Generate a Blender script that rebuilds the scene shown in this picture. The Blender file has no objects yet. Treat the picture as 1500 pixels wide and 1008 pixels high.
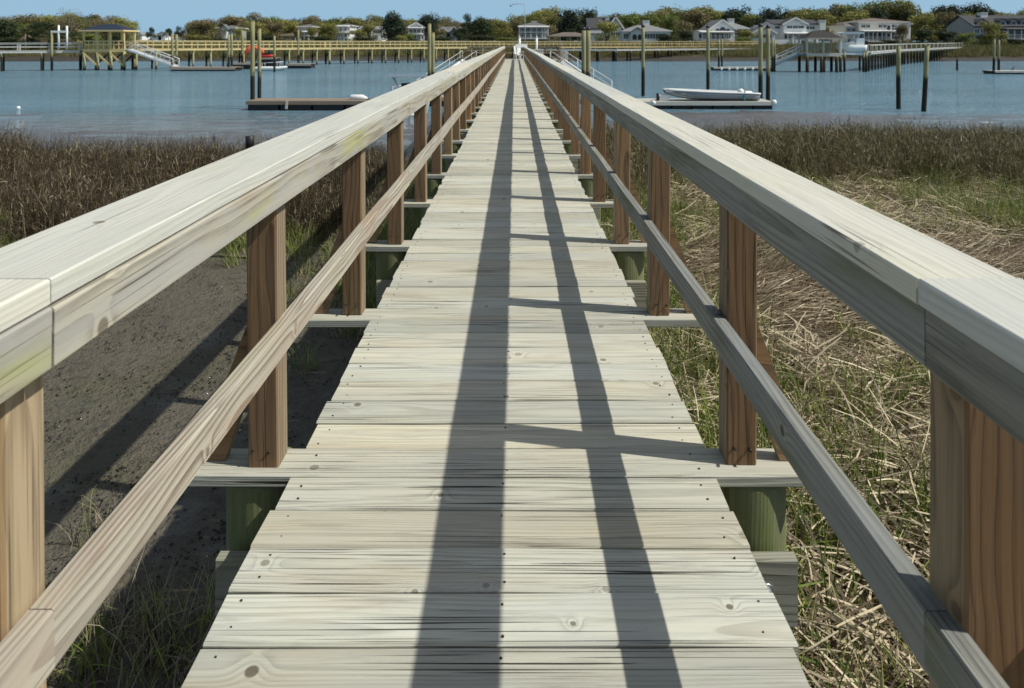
import bpy, math, random
import numpy as np
from mathutils import Vector, Matrix, Euler

# ------------------------------------------------------------------ camera, sky, sun, exposure
SC = bpy.context.scene
COL = SC.collection
FPX, VPX, VPY, EYE = 1046.0, 754.0, 61.0, 1.242     # focal length and vanishing point measured in the 1500 px photograph

cam_data = bpy.data.cameras.new('camera')
cam = bpy.data.objects.new('camera', cam_data)
COL.objects.link(cam)
cam.location = (0, 0, EYE)
cam.rotation_euler = (math.pi / 2, 0, 0)
cam_data.sensor_width = 36.0
cam_data.lens = FPX / 1500 * 36
cam_data.shift_x = (750 - VPX) / 1500
cam_data.shift_y = (VPY - 504) / 1500
cam_data.clip_start = 0.05
cam_data.clip_end = 6000
cam_data.dof.use_dof = True
cam_data.dof.focus_distance = 2.9
cam_data.dof.aperture_fstop = 7.0
SC.camera = cam

SUN_DIR = Vector((0.86, -0.17, 1.0)).normalized()
SUN_EL = math.asin(SUN_DIR.z)
SUN_ROT = math.atan2(SUN_DIR.x, SUN_DIR.y)
world = bpy.data.worlds.new('World')
SC.world = world
world.use_nodes = True
wn = world.node_tree.nodes
wn.clear()
w_out = wn.new('ShaderNodeOutputWorld')
w_bg = wn.new('ShaderNodeBackground')
w_sky = wn.new('ShaderNodeTexSky')
w_sky.sky_type = 'NISHITA'
w_sky.sun_disc = False
w_sky.sun_elevation = SUN_EL
w_sky.sun_rotation = SUN_ROT
w_sky.altitude = 0
w_sky.air_density = 1.0
w_sky.dust_density = 1.0
w_sky.ozone_density = 1.0
w_bg.inputs['Strength'].default_value = 0.074
# the clear sky is washed towards grey overhead and stays blue in a broad band down to the horizon, all the way round
w_hs = wn.new('ShaderNodeHueSaturation'); w_hs.inputs['Saturation'].default_value = 0.55
w_tc = wn.new('ShaderNodeTexCoord'); w_sp = wn.new('ShaderNodeSeparateXYZ')
w_mr = wn.new('ShaderNodeMapRange'); w_mr.interpolation_type = 'SMOOTHSTEP'
w_mr.inputs[1].default_value = 0.0; w_mr.inputs[2].default_value = 0.55; w_mr.inputs[3].default_value = 0.92; w_mr.inputs[4].default_value = 0.0
w_mx = wn.new('ShaderNodeMix'); w_mx.data_type = 'RGBA'
w_mx.inputs[7].default_value = (3.3, 5.6, 7.6, 1)
wl = world.node_tree.links
wl.new(w_sky.outputs[0], w_hs.inputs['Color']); wl.new(w_tc.outputs['Generated'], w_sp.inputs[0]); wl.new(w_sp.outputs[2], w_mr.inputs[0])
wl.new(w_mr.outputs[0], w_mx.inputs[0]); wl.new(w_hs.outputs[0], w_mx.inputs[6]); wl.new(w_mx.outputs[2], w_bg.inputs['Color'])
world.node_tree.links.new(w_bg.outputs[0], w_out.inputs[0])

sun_data = bpy.data.lights.new('sun', 'SUN')
sun_data.energy = 3.8
sun_data.angle = math.radians(0.53)
sun_data.color = (1.0, 0.97, 0.88)
sun = bpy.data.objects.new('sun', sun_data)
COL.objects.link(sun)
sun.location = SUN_DIR * 60
sun.rotation_euler = SUN_DIR.to_track_quat('Z', 'Y').to_euler()

SC.view_settings.view_transform = 'Standard'
SC.view_settings.look = 'None'
SC.view_settings.gamma = 1.0
SC.view_settings.use_curve_mapping = False
SC.view_settings.exposure = 0.31
SC.render.engine = 'CYCLES'
SC.cycles.max_bounces = 6
SC.cycles.use_denoising = True
R = random.Random(7)
RN = np.random.default_rng(11)

def PX(px, Z):
    return (px - VPX) / FPX * Z
def PZ(py, Z):
    return EYE - (py - VPY) / FPX * Z

# ------------------------------------------------------------------ node helper
class G:
    def __init__(s, name):
        s.mat = bpy.data.materials.new(name)
        s.mat.use_nodes = True
        s.t = s.mat.node_tree
        s.t.nodes.clear()
        s.out = s.t.nodes.new('ShaderNodeOutputMaterial')
        s.b = s.t.nodes.new('ShaderNodeBsdfPrincipled')
        s.t.links.new(s.b.outputs[0], s.out.inputs[0])
    def put(s, sock, v):
        if isinstance(v, bpy.types.NodeSocket):
            s.t.links.new(v, sock)
        elif v is not None:
            if sock.type == 'RGBA' and len(v) == 3:
                v = (*v, 1)
            sock.default_value = v
    def set(s, **k):
        for n, v in k.items():
            s.put(s.b.inputs[n.replace('_', ' ')], v)
    def m(s, op, a, b=None, c=None, clamp=False):
        n = s.t.nodes.new('ShaderNodeMath'); n.operation = op; n.use_clamp = clamp
        for i, v in enumerate((a, b, c)):
            s.put(n.inputs[i], v)
        return n.outputs[0]
    def add(s, a, b): return s.m('ADD', a, b)
    def sub(s, a, b): return s.m('SUBTRACT', a, b)
    def mul(s, a, b): return s.m('MULTIPLY', a, b)
    def mix(s, f, a, b, mode='MIX'):
        n = s.t.nodes.new('ShaderNodeMix'); n.data_type = 'RGBA'; n.blend_type = mode
        s.put(n.inputs[0], f); s.put(n.inputs[6], a); s.put(n.inputs[7], b)
        return n.outputs[2]
    def step(s, v, lo, hi, a=0.0, b=1.0):
        n = s.t.nodes.new('ShaderNodeMapRange'); n.interpolation_type = 'SMOOTHSTEP'
        s.put(n.inputs[0], v)
        for i, q in enumerate((lo, hi, a, b)):
            s.put(n.inputs[i + 1], q)
        return n.outputs[0]
    def comb(s, x, y, z):
        n = s.t.nodes.new('ShaderNodeCombineXYZ')
        for i, v in enumerate((x, y, z)):
            s.put(n.inputs[i], v)
        return n.outputs[0]
    def sep(s, v):
        n = s.t.nodes.new('ShaderNodeSeparateXYZ'); s.put(n.inputs[0], v)
        return n.outputs[0], n.outputs[1], n.outputs[2]
    def noise(s, vec, scale=1.0, detail=2.0, rough=0.5, dist=0.0):
        n = s.t.nodes.new('ShaderNodeTexNoise')
        s.put(n.inputs['Vector'], vec)
        for k, v in (('Scale', scale), ('Detail', detail), ('Roughness', rough), ('Distortion', dist)):
            s.put(n.inputs[k], v)
        return n.outputs[0]
    def vor(s, vec, scale=1.0, dims='3D', rnd=1.0):
        n = s.t.nodes.new('ShaderNodeTexVoronoi'); n.voronoi_dimensions = dims
        s.put(n.inputs['Vector'], vec); s.put(n.inputs['Scale'], scale); s.put(n.inputs['Randomness'], rnd)
        return n.outputs['Distance'], n.outputs['Color']
    def obj(s): return s.t.nodes.new('ShaderNodeTexCoord').outputs['Object']
    def pos(s): return s.t.nodes.new('ShaderNodeNewGeometry').outputs['Position']
    def nor(s): return s.t.nodes.new('ShaderNodeNewGeometry').outputs['Normal']
    def island(s): return s.t.nodes.new('ShaderNodeNewGeometry').outputs['Random Per Island']
    def rand(s): return s.t.nodes.new('ShaderNodeObjectInfo').outputs['Random']
    def bump(s, h, strength=0.4, dist=0.002, normal=None):
        n = s.t.nodes.new('ShaderNodeBump')
        s.put(n.inputs['Height'], h); s.put(n.inputs['Strength'], strength); s.put(n.inputs['Distance'], dist)
        if normal is not None: s.put(n.inputs['Normal'], normal)
        s.put(s.b.inputs['Normal'], n.outputs[0])
        return n.outputs[0]

MATS = {}
def wood(name, base, dark, late=0.5, ring=0.0065, grey=(0.3, 0.3, 0.28), grey_amt=0.4, green=(0.2, 0.22, 0.06), green_amt=0.0,
         warm=(0.3, 0.2, 0.12), warm_amt=0.0, knots=0.55, crack=0.5, tone=0.12, rough=0.8, bump=0.35, wob=0.035, fib_amt=0.4, grime=0.0, checks=0.0, side_tone=None):
    g = G(name)
    rnd = g.rand()
    r1 = g.m('FRACT', g.mul(rnd, 17.31)); r2 = g.m('FRACT', g.mul(rnd, 71.7)); r3 = g.m('FRACT', g.mul(rnd, 233.1))
    x0, y, z = g.sep(g.obj())
    x = g.add(x0, g.mul(rnd, 61.3))
    v = g.add(g.add(y, g.mul(z, 0.83)), g.mul(r1, 7.0))
    # knots: sparse cells in plan, the grain flows round them
    kd0, kc = g.vor(g.comb(x, v, 0.0), 3.3, '2D')
    kd = g.m('DIVIDE', kd0, 3.3)
    kr, kg, kb = g.sep(kc)
    pick = g.m('LESS_THAN', kr, knots)
    krad = g.add(0.005, g.mul(kg, 0.011))
    q = g.m('DIVIDE', kd, g.add(0.014, g.mul(kg, 0.022)))
    kb_ = g.mul(g.m('EXPONENT', g.mul(g.mul(q, q), -1.0)), pick)
    ry = g.add(y, g.mul(g.sub(r1, 0.5), 0.09))
    rz = g.add(z, g.add(0.03, g.mul(r2, 0.09)))
    warp = g.mul(g.sub(g.noise(g.comb(g.mul(x, 0.9), g.mul(y, 4.0), g.mul(z, 4.0)), 1.0, 2.0), 0.5), wob)
    rr = g.add(g.add(g.m('SQRT', g.add(g.mul(ry, ry), g.mul(rz, rz))), warp), g.mul(kb_, 0.013))
    t = g.m('FRACT', g.m('DIVIDE', rr, ring))
    lt = g.mul(g.step(t, 0.3, 0.88), g.step(t, 1.0, 0.93))
    fib = g.noise(g.comb(g.mul(x, 5.0), g.mul(y, 300.0), g.mul(z, 300.0)), 1.0, 1.0)
    fib2 = g.noise(g.comb(g.mul(x, 2.6), g.mul(y, 80.0), g.mul(z, 80.0)), 1.0, 6.0, 0.72)
    patch = g.noise(g.comb(g.mul(x, 2.2), g.mul(y, 9.0), g.mul(z, 9.0)), 1.0, 5.0, 0.7)
    f = g.add(g.mul(lt, late), g.add(g.mul(g.sub(fib2, 0.5), fib_amt * 2.2), g.mul(g.sub(fib, 0.5), fib_amt)))
    c = g.mix(g.m('ADD', f, 0.08, clamp=True), base, dark)
    if warm_amt:
        c = g.mix(g.mul(g.step(g.noise(g.comb(g.mul(x, 1.6), g.mul(y, 9.0), g.add(g.mul(z, 9.0), 7.7)), 1.0, 2.0), 0.48, 0.68), warm_amt), c, warm)
    c = g.mix(g.mul(g.step(patch, 0.38, 0.62), grey_amt), c, grey)
    if green_amt:
        gm = g.noise(g.comb(g.mul(x, 1.1), g.mul(y, 7.0), g.add(g.mul(z, 7.0), 3.1)), 1.0, 3.0, 0.6)
        c = g.mix(g.mul(g.step(gm, 0.5, 0.72), green_amt), c, green)
    if grime:
        gm2 = g.noise(g.comb(g.mul(x, 4.0), g.mul(y, 42.0), g.add(g.mul(z, 42.0), 9.1)), 1.0, 5.0, 0.75)
        c = g.mix(g.mul(g.step(gm2, 0.5, 0.75), grime), c, dark)
    if side_tone:   # post sides weathered paler; the shade on front and back is put into the brown
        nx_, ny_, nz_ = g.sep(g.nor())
        c = g.mix(g.mul(g.step(g.m('ABSOLUTE', nx_), 0.6, 1.0), 0.6), c, g.mix(g.m('ADD', f, 0.0, clamp=True), side_tone, (side_tone[0] * 0.35, side_tone[1] * 0.33, side_tone[2] * 0.3)))
    # knots: brown heart with a darker rim and a pale halo
    km = g.mul(g.step(kd, g.mul(krad, 1.15), g.mul(krad, 0.75)), pick)
    halo = g.mul(g.step(kd, g.mul(krad, 2.6), krad), pick)
    c = g.mix(g.mul(halo, 0.3), c, base)
    c = g.mix(g.mul(km, g.add(0.35, g.mul(kb, 0.5))), c, (dark[0] * 0.55, dark[1] * 0.45, dark[2] * 0.38))
    # weather checks
    ck = g.step(g.noise(g.comb(g.mul(x, 1.7), g.mul(v, 210.0), 0.0), 1.0, 1.0, 0.4), 0.655 - checks, 0.70 - checks)
    ck = g.mul(ck, g.step(g.noise(g.comb(g.mul(x, 1.0), g.mul(v, 5.0), 4.0), 1.0, 1.0), 0.42, 0.6))
    c = g.mix(g.mul(ck, crack), c, (dark[0] * 0.22, dark[1] * 0.2, dark[2] * 0.18))
    tn = g.add(1.0 - tone, g.mul(r3, 2 * tone))
    hue = g.sub(g.m('FRACT', g.mul(rnd, 517.7)), 0.5)   # board to board: warmer or greyer
    c = g.mix(1.0, c, g.comb(g.mul(tn, g.add(1.0, g.mul(hue, 0.06))), tn, g.mul(tn, g.sub(1.0, g.mul(hue, 0.10)))), 'MULTIPLY')
    g.set(Base_Color=c, Roughness=rough)
    g.b.inputs['Specular IOR Level'].default_value = 0.25
    h = g.sub(g.add(g.mul(lt, 0.45), g.mul(fib2, 0.5)), g.add(g.mul(ck, 1.4), g.mul(km, 0.4)))
    g.bump(h, bump, 0.0025)
    MATS[name] = g.mat
    return g.mat

def plain(name, color, rough=0.6, metal=0.0, var=0.12, scale=6.0, bump=0.0, spec=0.4, stretch=(1, 1, 1), dirt=None, dirt_amt=0.0):
    g = G(name)
    o = g.obj()
    x, y, z = g.sep(o)
    vec = g.comb(g.mul(x, stretch[0]), g.mul(y, stretch[1]), g.mul(z, stretch[2]))
    n = g.noise(vec, scale, 4.0, 0.6)
    k = g.add(1 - var, g.mul(n, 2 * var))
    c = g.mix(1.0, color, g.comb(k, k, k), 'MULTIPLY')
    if dirt is not None:
        c = g.mix(g.mul(g.step(g.noise(vec, scale * 0.4, 4.0, 0.65), 0.5, 0.72), dirt_amt), c, dirt)
    g.set(Base_Color=c, Roughness=rough, Metallic=metal)
    g.b.inputs['Specular IOR Level'].default_value = spec
    if bump:
        g.bump(n, bump, 0.01)
    MATS[name] = g.mat
    return g.mat

# ---- timber of the boardwalk
M_DECK = wood('weathered_deck_wood', (0.53, 0.515, 0.42), (0.17, 0.16, 0.125), late=0.34, grey=(0.44, 0.44, 0.39), grey_amt=0.5, green=(0.42, 0.42, 0.29), green_amt=0.2,
              warm=(0.42, 0.34, 0.23), warm_amt=0.35, knots=0.62, crack=1.0, tone=0.14, bump=0.6, fib_amt=0.36, grime=0.4, checks=0.05)
M_CAP = wood('pale_cap_wood', (0.58, 0.57, 0.495), (0.32, 0.31, 0.255), late=0.28, grey=(0.52, 0.515, 0.465), grey_amt=0.6, green=(0.47, 0.46, 0.28), green_amt=0.3,
             knots=0.35, crack=0.8, tone=0.06, bump=0.3, rough=0.65, fib_amt=0.5, grime=0.3, checks=0.015)
M_RAIL = wood('grey_rail_wood', (0.43, 0.40, 0.315), (0.15, 0.13, 0.10), late=0.55, grey=(0.37, 0.365, 0.34), grey_amt=0.75, green=(0.36, 0.37, 0.11), green_amt=0.75,
              warm=(0.29, 0.18, 0.11), warm_amt=0.25, knots=0.5, crack=0.8, tone=0.1, bump=0.45, ring=0.012, wob=0.05, grime=0.25, fib_amt=0.55, checks=0.02)
M_RAIL_R = wood('shade_grey_rail_wood', (0.28, 0.275, 0.235), (0.09, 0.088, 0.075), late=0.5, grey=(0.22, 0.225, 0.215), grey_amt=0.7, green=(0.11, 0.12, 0.04), green_amt=0.75,
              warm=(0.2, 0.14, 0.09), warm_amt=0.2, knots=0.45, crack=0.8, tone=0.1, bump=0.45, ring=0.012, wob=0.05, grime=0.5, fib_amt=0.55, checks=0.02)  # darker copy for the right rails: their shade put into the colour, plus algae stains
M_LRAIL = wood('striped_rail_wood', (0.47, 0.43, 0.35), (0.19, 0.15, 0.115), late=0.8, grey=(0.40, 0.385, 0.34), grey_amt=0.4, green=(0.36, 0.36, 0.16), green_amt=0.2,
              warm=(0.33, 0.22, 0.15), warm_amt=0.45, knots=0.45, crack=0.6, tone=0.1, bump=0.6, ring=0.0085, wob=0.05, fib_amt=0.5)
M_POST = wood('brown_post_wood', (0.27, 0.16, 0.08), (0.045, 0.025, 0.014), late=0.46, grey=(0.16, 0.115, 0.075), grey_amt=0.45, green=(0.3, 0.28, 0.1), green_amt=0.15,
              warm=(0.29, 0.155, 0.07), warm_amt=0.4, side_tone=(0.34, 0.285, 0.20), knots=0.3, crack=0.7, tone=0.25, bump=0.5, ring=0.016, wob=0.14, fib_amt=0.75, checks=0.02)
M_PILE = wood('green_piling_wood', (0.17, 0.185, 0.075), (0.045, 0.052, 0.02), late=0.08, grey=(0.21, 0.20, 0.13), grey_amt=0.4, green=(0.11, 0.15, 0.03), green_amt=0.8,
              knots=0.15, crack=0.7, tone=0.1, bump=0.5, fib_amt=0.6, grime=0.3)
M_BEAM = wood('grey_beam_wood', (0.36, 0.345, 0.27), (0.12, 0.115, 0.085), late=0.6, grey=(0.3, 0.3, 0.25), grey_amt=0.5, green=(0.2, 0.22, 0.08), green_amt=0.4,
              knots=0.3, crack=0.7, tone=0.1, bump=0.5, ring=0.011)
M_NEW = wood('new_yellow_wood', (0.70, 0.56, 0.28), (0.46, 0.35, 0.16), late=0.4, grey=(0.55, 0.46, 0.25), grey_amt=0.3, knots=0.3, crack=0.3, tone=0.08, bump=0.2)
M_GREYWOOD = wood('silver_grey_wood', (0.52, 0.51, 0.46), (0.30, 0.29, 0.26), late=0.4, grey=(0.45, 0.45, 0.42), grey_amt=0.4, knots=0.3, crack=0.4, tone=0.1, bump=0.2)
M_FLOATW = wood('float_wood', (0.40, 0.34, 0.27), (0.20, 0.16, 0.12), late=0.4, grey=(0.36, 0.34, 0.3), grey_amt=0.5, knots=0.3, crack=0.4, tone=0.1, bump=0.3, grime=0.3)

M_NAIL = plain('rusty_nail', (0.05, 0.042, 0.036), 0.6, 0.6)
M_SCREW = plain('bright_screw', (0.5, 0.48, 0.42), 0.35, 0.9)
M_GALV = plain('galvanised_steel', (0.55, 0.57, 0.58), 0.35, 0.9)
M_ALU = plain('aluminium', (0.62, 0.63, 0.64), 0.4, 0.35)
M_WHITE = plain('white_paint', (0.74, 0.74, 0.72), 0.5, 0, 0.06)
M_WHITEGEL = plain('white_gelcoat', (0.76, 0.77, 0.76), 0.25, 0, 0.05)
M_GREYHULL = plain('grey_hull_paint', (0.23, 0.26, 0.29), 0.35, 0.2, 0.1)
M_BLACK = plain('black_plastic', (0.018, 0.018, 0.02), 0.5)
M_BLUECANVAS = plain('slate_blue_canvas', (0.12, 0.17, 0.22), 0.8)
M_RED = plain('red_paint', (0.5, 0.03, 0.025), 0.35)
M_ORANGE = plain('orange_plastic', (0.72, 0.12, 0.045), 0.4)
M_TEAL = plain('teal_strap', (0.05, 0.22, 0.25), 0.6)
M_WOODFURN = plain('red_brown_furniture', (0.17, 0.07, 0.035), 0.6)

def piling_mat(name, lo, hi, t0, t1):
    # treated pole: olive above the tide line, dark with weed and oysters below it
    g = G(name)
    p = g.pos(); px, py, pz = g.sep(p)
    n = g.noise(g.comb(g.mul(px, 22.0), g.mul(py, 22.0), g.mul(pz, 1.6)), 1.0, 3.0, 0.6)
    n2 = g.noise(p, 5.0, 3.0)
    c = g.mix(n, lo, hi)
    c = g.mix(g.step(g.add(pz, g.mul(g.sub(n2, 0.5), 0.9)), t0, t1), c, (0.022, 0.022, 0.016))
    g.set(Base_Color=c, Roughness=0.8)
    g.b.inputs['Specular IOR Level'].default_value = 0.2
    g.bump(n, 0.5, 0.01)
    return g.mat
M_TIDAL = piling_mat('tidal_piling', (0.15, 0.145, 0.065), (0.37, 0.345, 0.2), -0.25, -0.75)
M_NEWPILE = piling_mat('new_tidal_piling', (0.30, 0.27, 0.12), (0.46, 0.41, 0.22), -1.5, -2.1)

# ------------------------------------------------------------------ mesh helper
class MB:
    def __init__(s): s.v, s.f, s.mi, s.sm = [], [], [], []
    def face(s, idx, mi=0, smooth=False): s.f.append(tuple(idx)); s.mi.append(mi); s.sm.append(smooth)
    def vs(s, pts):
        b = len(s.v); s.v += [tuple(p) for p in pts]; return b
    def box(s, c, d, mi=0, rot=None):
        hx, hy, hz = d[0] / 2, d[1] / 2, d[2] / 2
        P = [Vector((a * hx, b * hy, e * hz)) for e in (-1, 1) for b in (-1, 1) for a in (-1, 1)]
        if rot is not None: P = [rot @ p for p in P]
        c = Vector(c)
        b = s.vs([p + c for p in P])
        for q in ((0, 2, 3, 1), (4, 5, 7, 6), (0, 1, 5, 4), (2, 6, 7, 3), (0, 4, 6, 2), (1, 3, 7, 5)):
            s.face([b + i for i in q], mi)
        return s
    def bar(s, p0, p1, w, h, mi=0):
        p0, p1 = Vector(p0), Vector(p1); d = p1 - p0
        up = Vector((0, 0, 1)) if abs(d.normalized().z) < 0.95 else Vector((0, 1, 0))
        sd = d.cross(up).normalized(); up2 = sd.cross(d).normalized()
        rot = Matrix((d.normalized(), -sd, up2)).transposed()
        return s.box((p0 + p1) / 2, (d.length, w, h), mi, rot)
    def tube(s, pts, rad, n=8, mi=0, caps=True, smooth=True):
        pts = [Vector(p) for p in pts]
        if not hasattr(rad, '__len__'): rad = [rad] * len(pts)
        rings = []
        for i, p in enumerate(pts):
            d = (pts[min(i + 1, len(pts) - 1)] - pts[max(i - 1, 0)]).normalized()
            a = d.cross(Vector((0.31, 0.17, 0.93)))
            if a.length < 0.1: a = d.cross(Vector((1, 0, 0)))
            a.normalize(); b = d.cross(a)
            rings.append(s.vs([p + (a * math.cos(2 * math.pi * k / n) + b * math.sin(2 * math.pi * k / n)) * rad[i] for k in range(n)]))
        for i in range(len(pts) - 1):
            for k in range(n):
                k2 = (k + 1) % n
                s.face((rings[i] + k, rings[i] + k2, rings[i + 1] + k2, rings[i + 1] + k), mi, smooth)
        if caps:
            s.face([rings[0] + k for k in reversed(range(n))], mi)
            s.face([rings[-1] + k for k in range(n)], mi)
        return s
    def ball(s, c, r, n=10, m=6, mi=0, sq=(1, 1, 1)):
        c = Vector(c); rows = []
        for j in range(1, m):
            th = math.pi * j / m
            rows.append(s.vs([c + Vector((r * sq[0] * math.sin(th) * math.cos(2 * math.pi * k / n), r * sq[1] * math.sin(th) * math.sin(2 * math.pi * k / n), r * sq[2] * math.cos(th))) for k in range(n)]))
        t = s.vs([c + Vector((0, 0, r * sq[2]))]); b = s.vs([c - Vector((0, 0, r * sq[2]))])
        for k in range(n):
            k2 = (k + 1) % n
            s.face((t, rows[0] + k, rows[0] + k2), mi, True)
            s.face((b, rows[-1] + k2, rows[-1] + k), mi, True)
            for j in range(m - 2):
                s.face((rows[j] + k, rows[j + 1] + k, rows[j + 1] + k2, rows[j] + k2), mi, True)
        return s
    def poly(s, pts, mi=0):
        b = s.vs(pts); s.face(range(b, b + len(pts)), mi); return s
    def prism(s, poly, d, mi=0):
        # closed polygon extruded by vector d
        d = Vector(d); n = len(poly)
        a = s.vs([Vector(p) for p in poly]); b = s.vs([Vector(p) + d for p in poly])
        s.face([a + i for i in reversed(range(n))], mi); s.face([b + i for i in range(n)], mi)
        for i in range(n):
            j = (i + 1) % n
            s.face((a + i, a + j, b + j, b + i), mi)
        return s
    def mesh(s, name, mats):
        me = bpy.data.meshes.new(name)
        me.from_pydata(s.v, [], s.f)
        for m in (mats if isinstance(mats, (list, tuple)) else [mats]): me.materials.append(m)
        me.polygons.foreach_set('material_index', s.mi)
        me.polygons.foreach_set('use_smooth', s.sm)
        me.update()
        return me
    def build(s, name, mats, parent=None, loc=(0, 0, 0), rot=(0, 0, 0)):
        return place(name, s.mesh(name, mats), parent, loc, rot)

def place(name, me, parent=None, loc=(0, 0, 0), rot=(0, 0, 0)):
    o = bpy.data.objects.new(name, me); COL.objects.link(o)
    o.location = loc; o.rotation_euler = rot
    if parent is not None: o.parent = parent
    return o

def tag(o, label=None, cat=None, group=None, kind=None):
    if label: o['label'] = label
    if cat: o['category'] = cat
    if group: o['group'] = group
    if kind: o['kind'] = kind
    return o

LABELS = set()
def thing(name, label, cat, loc=(0, 0, 0), rz=0.0, group=None):
    assert label not in LABELS and 4 <= len(label.split()) <= 15, (len(label.split()), label)
    LABELS.add(label)
    o = bpy.data.objects.new(name, None); COL.objects.link(o)
    o.location = loc; o.rotation_euler = (0, 0, rz)
    return tag(o, label, cat, group)

def np_mesh(name, V, F, mats, mi=None, smooth=False):
    # V (n,3) array, F (k,4) or (k,3) array
    me = bpy.data.meshes.new(name)
    k = F.shape[1]
    me.vertices.add(len(V)); me.vertices.foreach_set('co', V.astype(np.float32).ravel())
    me.loops.add(F.size); me.loops.foreach_set('vertex_index', F.astype(np.int32).ravel())
    me.polygons.add(len(F))
    me.polygons.foreach_set('loop_start', np.arange(0, F.size, k, dtype=np.int32))
    me.polygons.foreach_set('loop_total', np.full(len(F), k, dtype=np.int32))
    for m in (mats if isinstance(mats, (list, tuple)) else [mats]): me.materials.append(m)
    if mi is not None: me.polygons.foreach_set('material_index', np.asarray(mi, dtype=np.int32))
    me.polygons.foreach_set('use_smooth', np.full(len(F), smooth, dtype=bool))
    me.update(calc_edges=True)
    me.validate()
    return me

# value noise on arrays, for terrain and scatter densities
_T = np.random.default_rng(3).random((256, 256))
def vnoise(x, y):
    x = np.asarray(x, float); y = np.asarray(y, float)
    xi = np.floor(x).astype(int); yi = np.floor(y).astype(int)
    fx = x - xi; fy = y - yi
    fx = fx * fx * (3 - 2 * fx); fy = fy * fy * (3 - 2 * fy)
    a = _T[xi & 255, yi & 255]; b = _T[(xi + 1) & 255, yi & 255]; c = _T[xi & 255, (yi + 1) & 255]; d = _T[(xi + 1) & 255, (yi + 1) & 255]
    return (a * (1 - fx) + b * fx) * (1 - fy) + (c * (1 - fx) + d * fx) * fy
def fbm(x, y, o=4):
    s = 0; a = 0.5
    for i in range(o):
        s = s + a * vnoise(x * 2 ** i + 17 * i, y * 2 ** i + 31 * i); a *= 0.5
    return s
# ------------------------------------------------------------------ ground and water
WATER_Z = -2.30
_gy = [-40, 14, 18, 22, 26, 36, 39, 46, 58, 108, 126, 131, 140, 150, 165, 180, 400, 3200]
_gz = [-1.76, -1.76, -1.84, -2.20, -2.30, -2.335, -2.42, -2.8, -3.2, -3.2, -2.36, -2.2, -1.25, -0.6, 0.15, 0.45, 0.6, 0.6]
def gh(x, y):
    x = np.asarray(x, float); y = np.asarray(y, float)
    yy = y + np.where(y < 60, (fbm(x * 0.12 + 5, y * 0.05, 2) - 0.38) * 6 * np.clip((y - 10) / 8, 0, 1), (fbm(x * 0.03, y * 0.02 + 9, 2) - 0.38) * 10)
    z = np.interp(yy, _gy, _gz)
    near = np.clip((60 - y) / 10, 0, 1)
    z = z + near * (fbm(x * 0.9, y * 0.9, 3) - 0.44) * 0.09 + near * (fbm(x * 4, y * 4, 3) - 0.44) * 0.05
    mudzone = np.clip((y - 21) / 4, 0, 1) * np.clip((41 - y) / 3, 0, 1)
    z = z + mudzone * ((fbm(x * 0.5, y * 2.2 + 3, 4) - 0.47) * 0.17 + (fbm(x * 2.0, y * 7, 2) - 0.38) * 0.05)
    # mud bank in front of the grey float
    z = z + 0.16 * np.exp(-((x - 11.5) / 5.0) ** 2 - ((y - 32.5) / 3.2) ** 2)
    # shallow pool beside the boardwalk
    z = z - 0.12 * np.exp(-((x + 3.0) / 0.55) ** 2 - ((y - 11.2) / 1.6) ** 2)
    far = np.clip((y - 120) / 30, 0, 1)
    z = z + far * (fbm(x * 0.05, y * 0.05, 3) - 0.44) * 0.5
    return z

def axis(parts):
    out = []
    for a, b, s in parts: out.append(np.arange(a, b, s))
    return np.concatenate(out)
gx = axis([(-1800, -400, 140), (-400, -130, 15), (-130, -40, 4), (-40, -12, 0.8), (-12, -5, 0.22), (-5, 9, 0.085), (9, 16, 0.22), (16, 44, 0.8), (44, 160, 4), (160, 400, 15), (400, 1801, 140)])
gyv = axis([(-30, 0, 2.0), (0, 9, 0.085), (9, 18, 0.16), (18, 44, 0.35), (44, 112, 3.0), (112, 190, 1.6), (190, 320, 10), (320, 3200, 160)])
XX, YY = np.meshgrid(gx, gyv)
V = np.stack([XX.ravel(), YY.ravel(), gh(XX, YY).ravel()], 1)
nx, ny = len(gx), len(gyv)
ii = (np.arange(ny - 1)[:, None] * nx + np.arange(nx - 1)[None, :]).ravel()
Fq = np.stack([ii, ii + 1, ii + nx + 1, ii + nx], 1)

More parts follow.
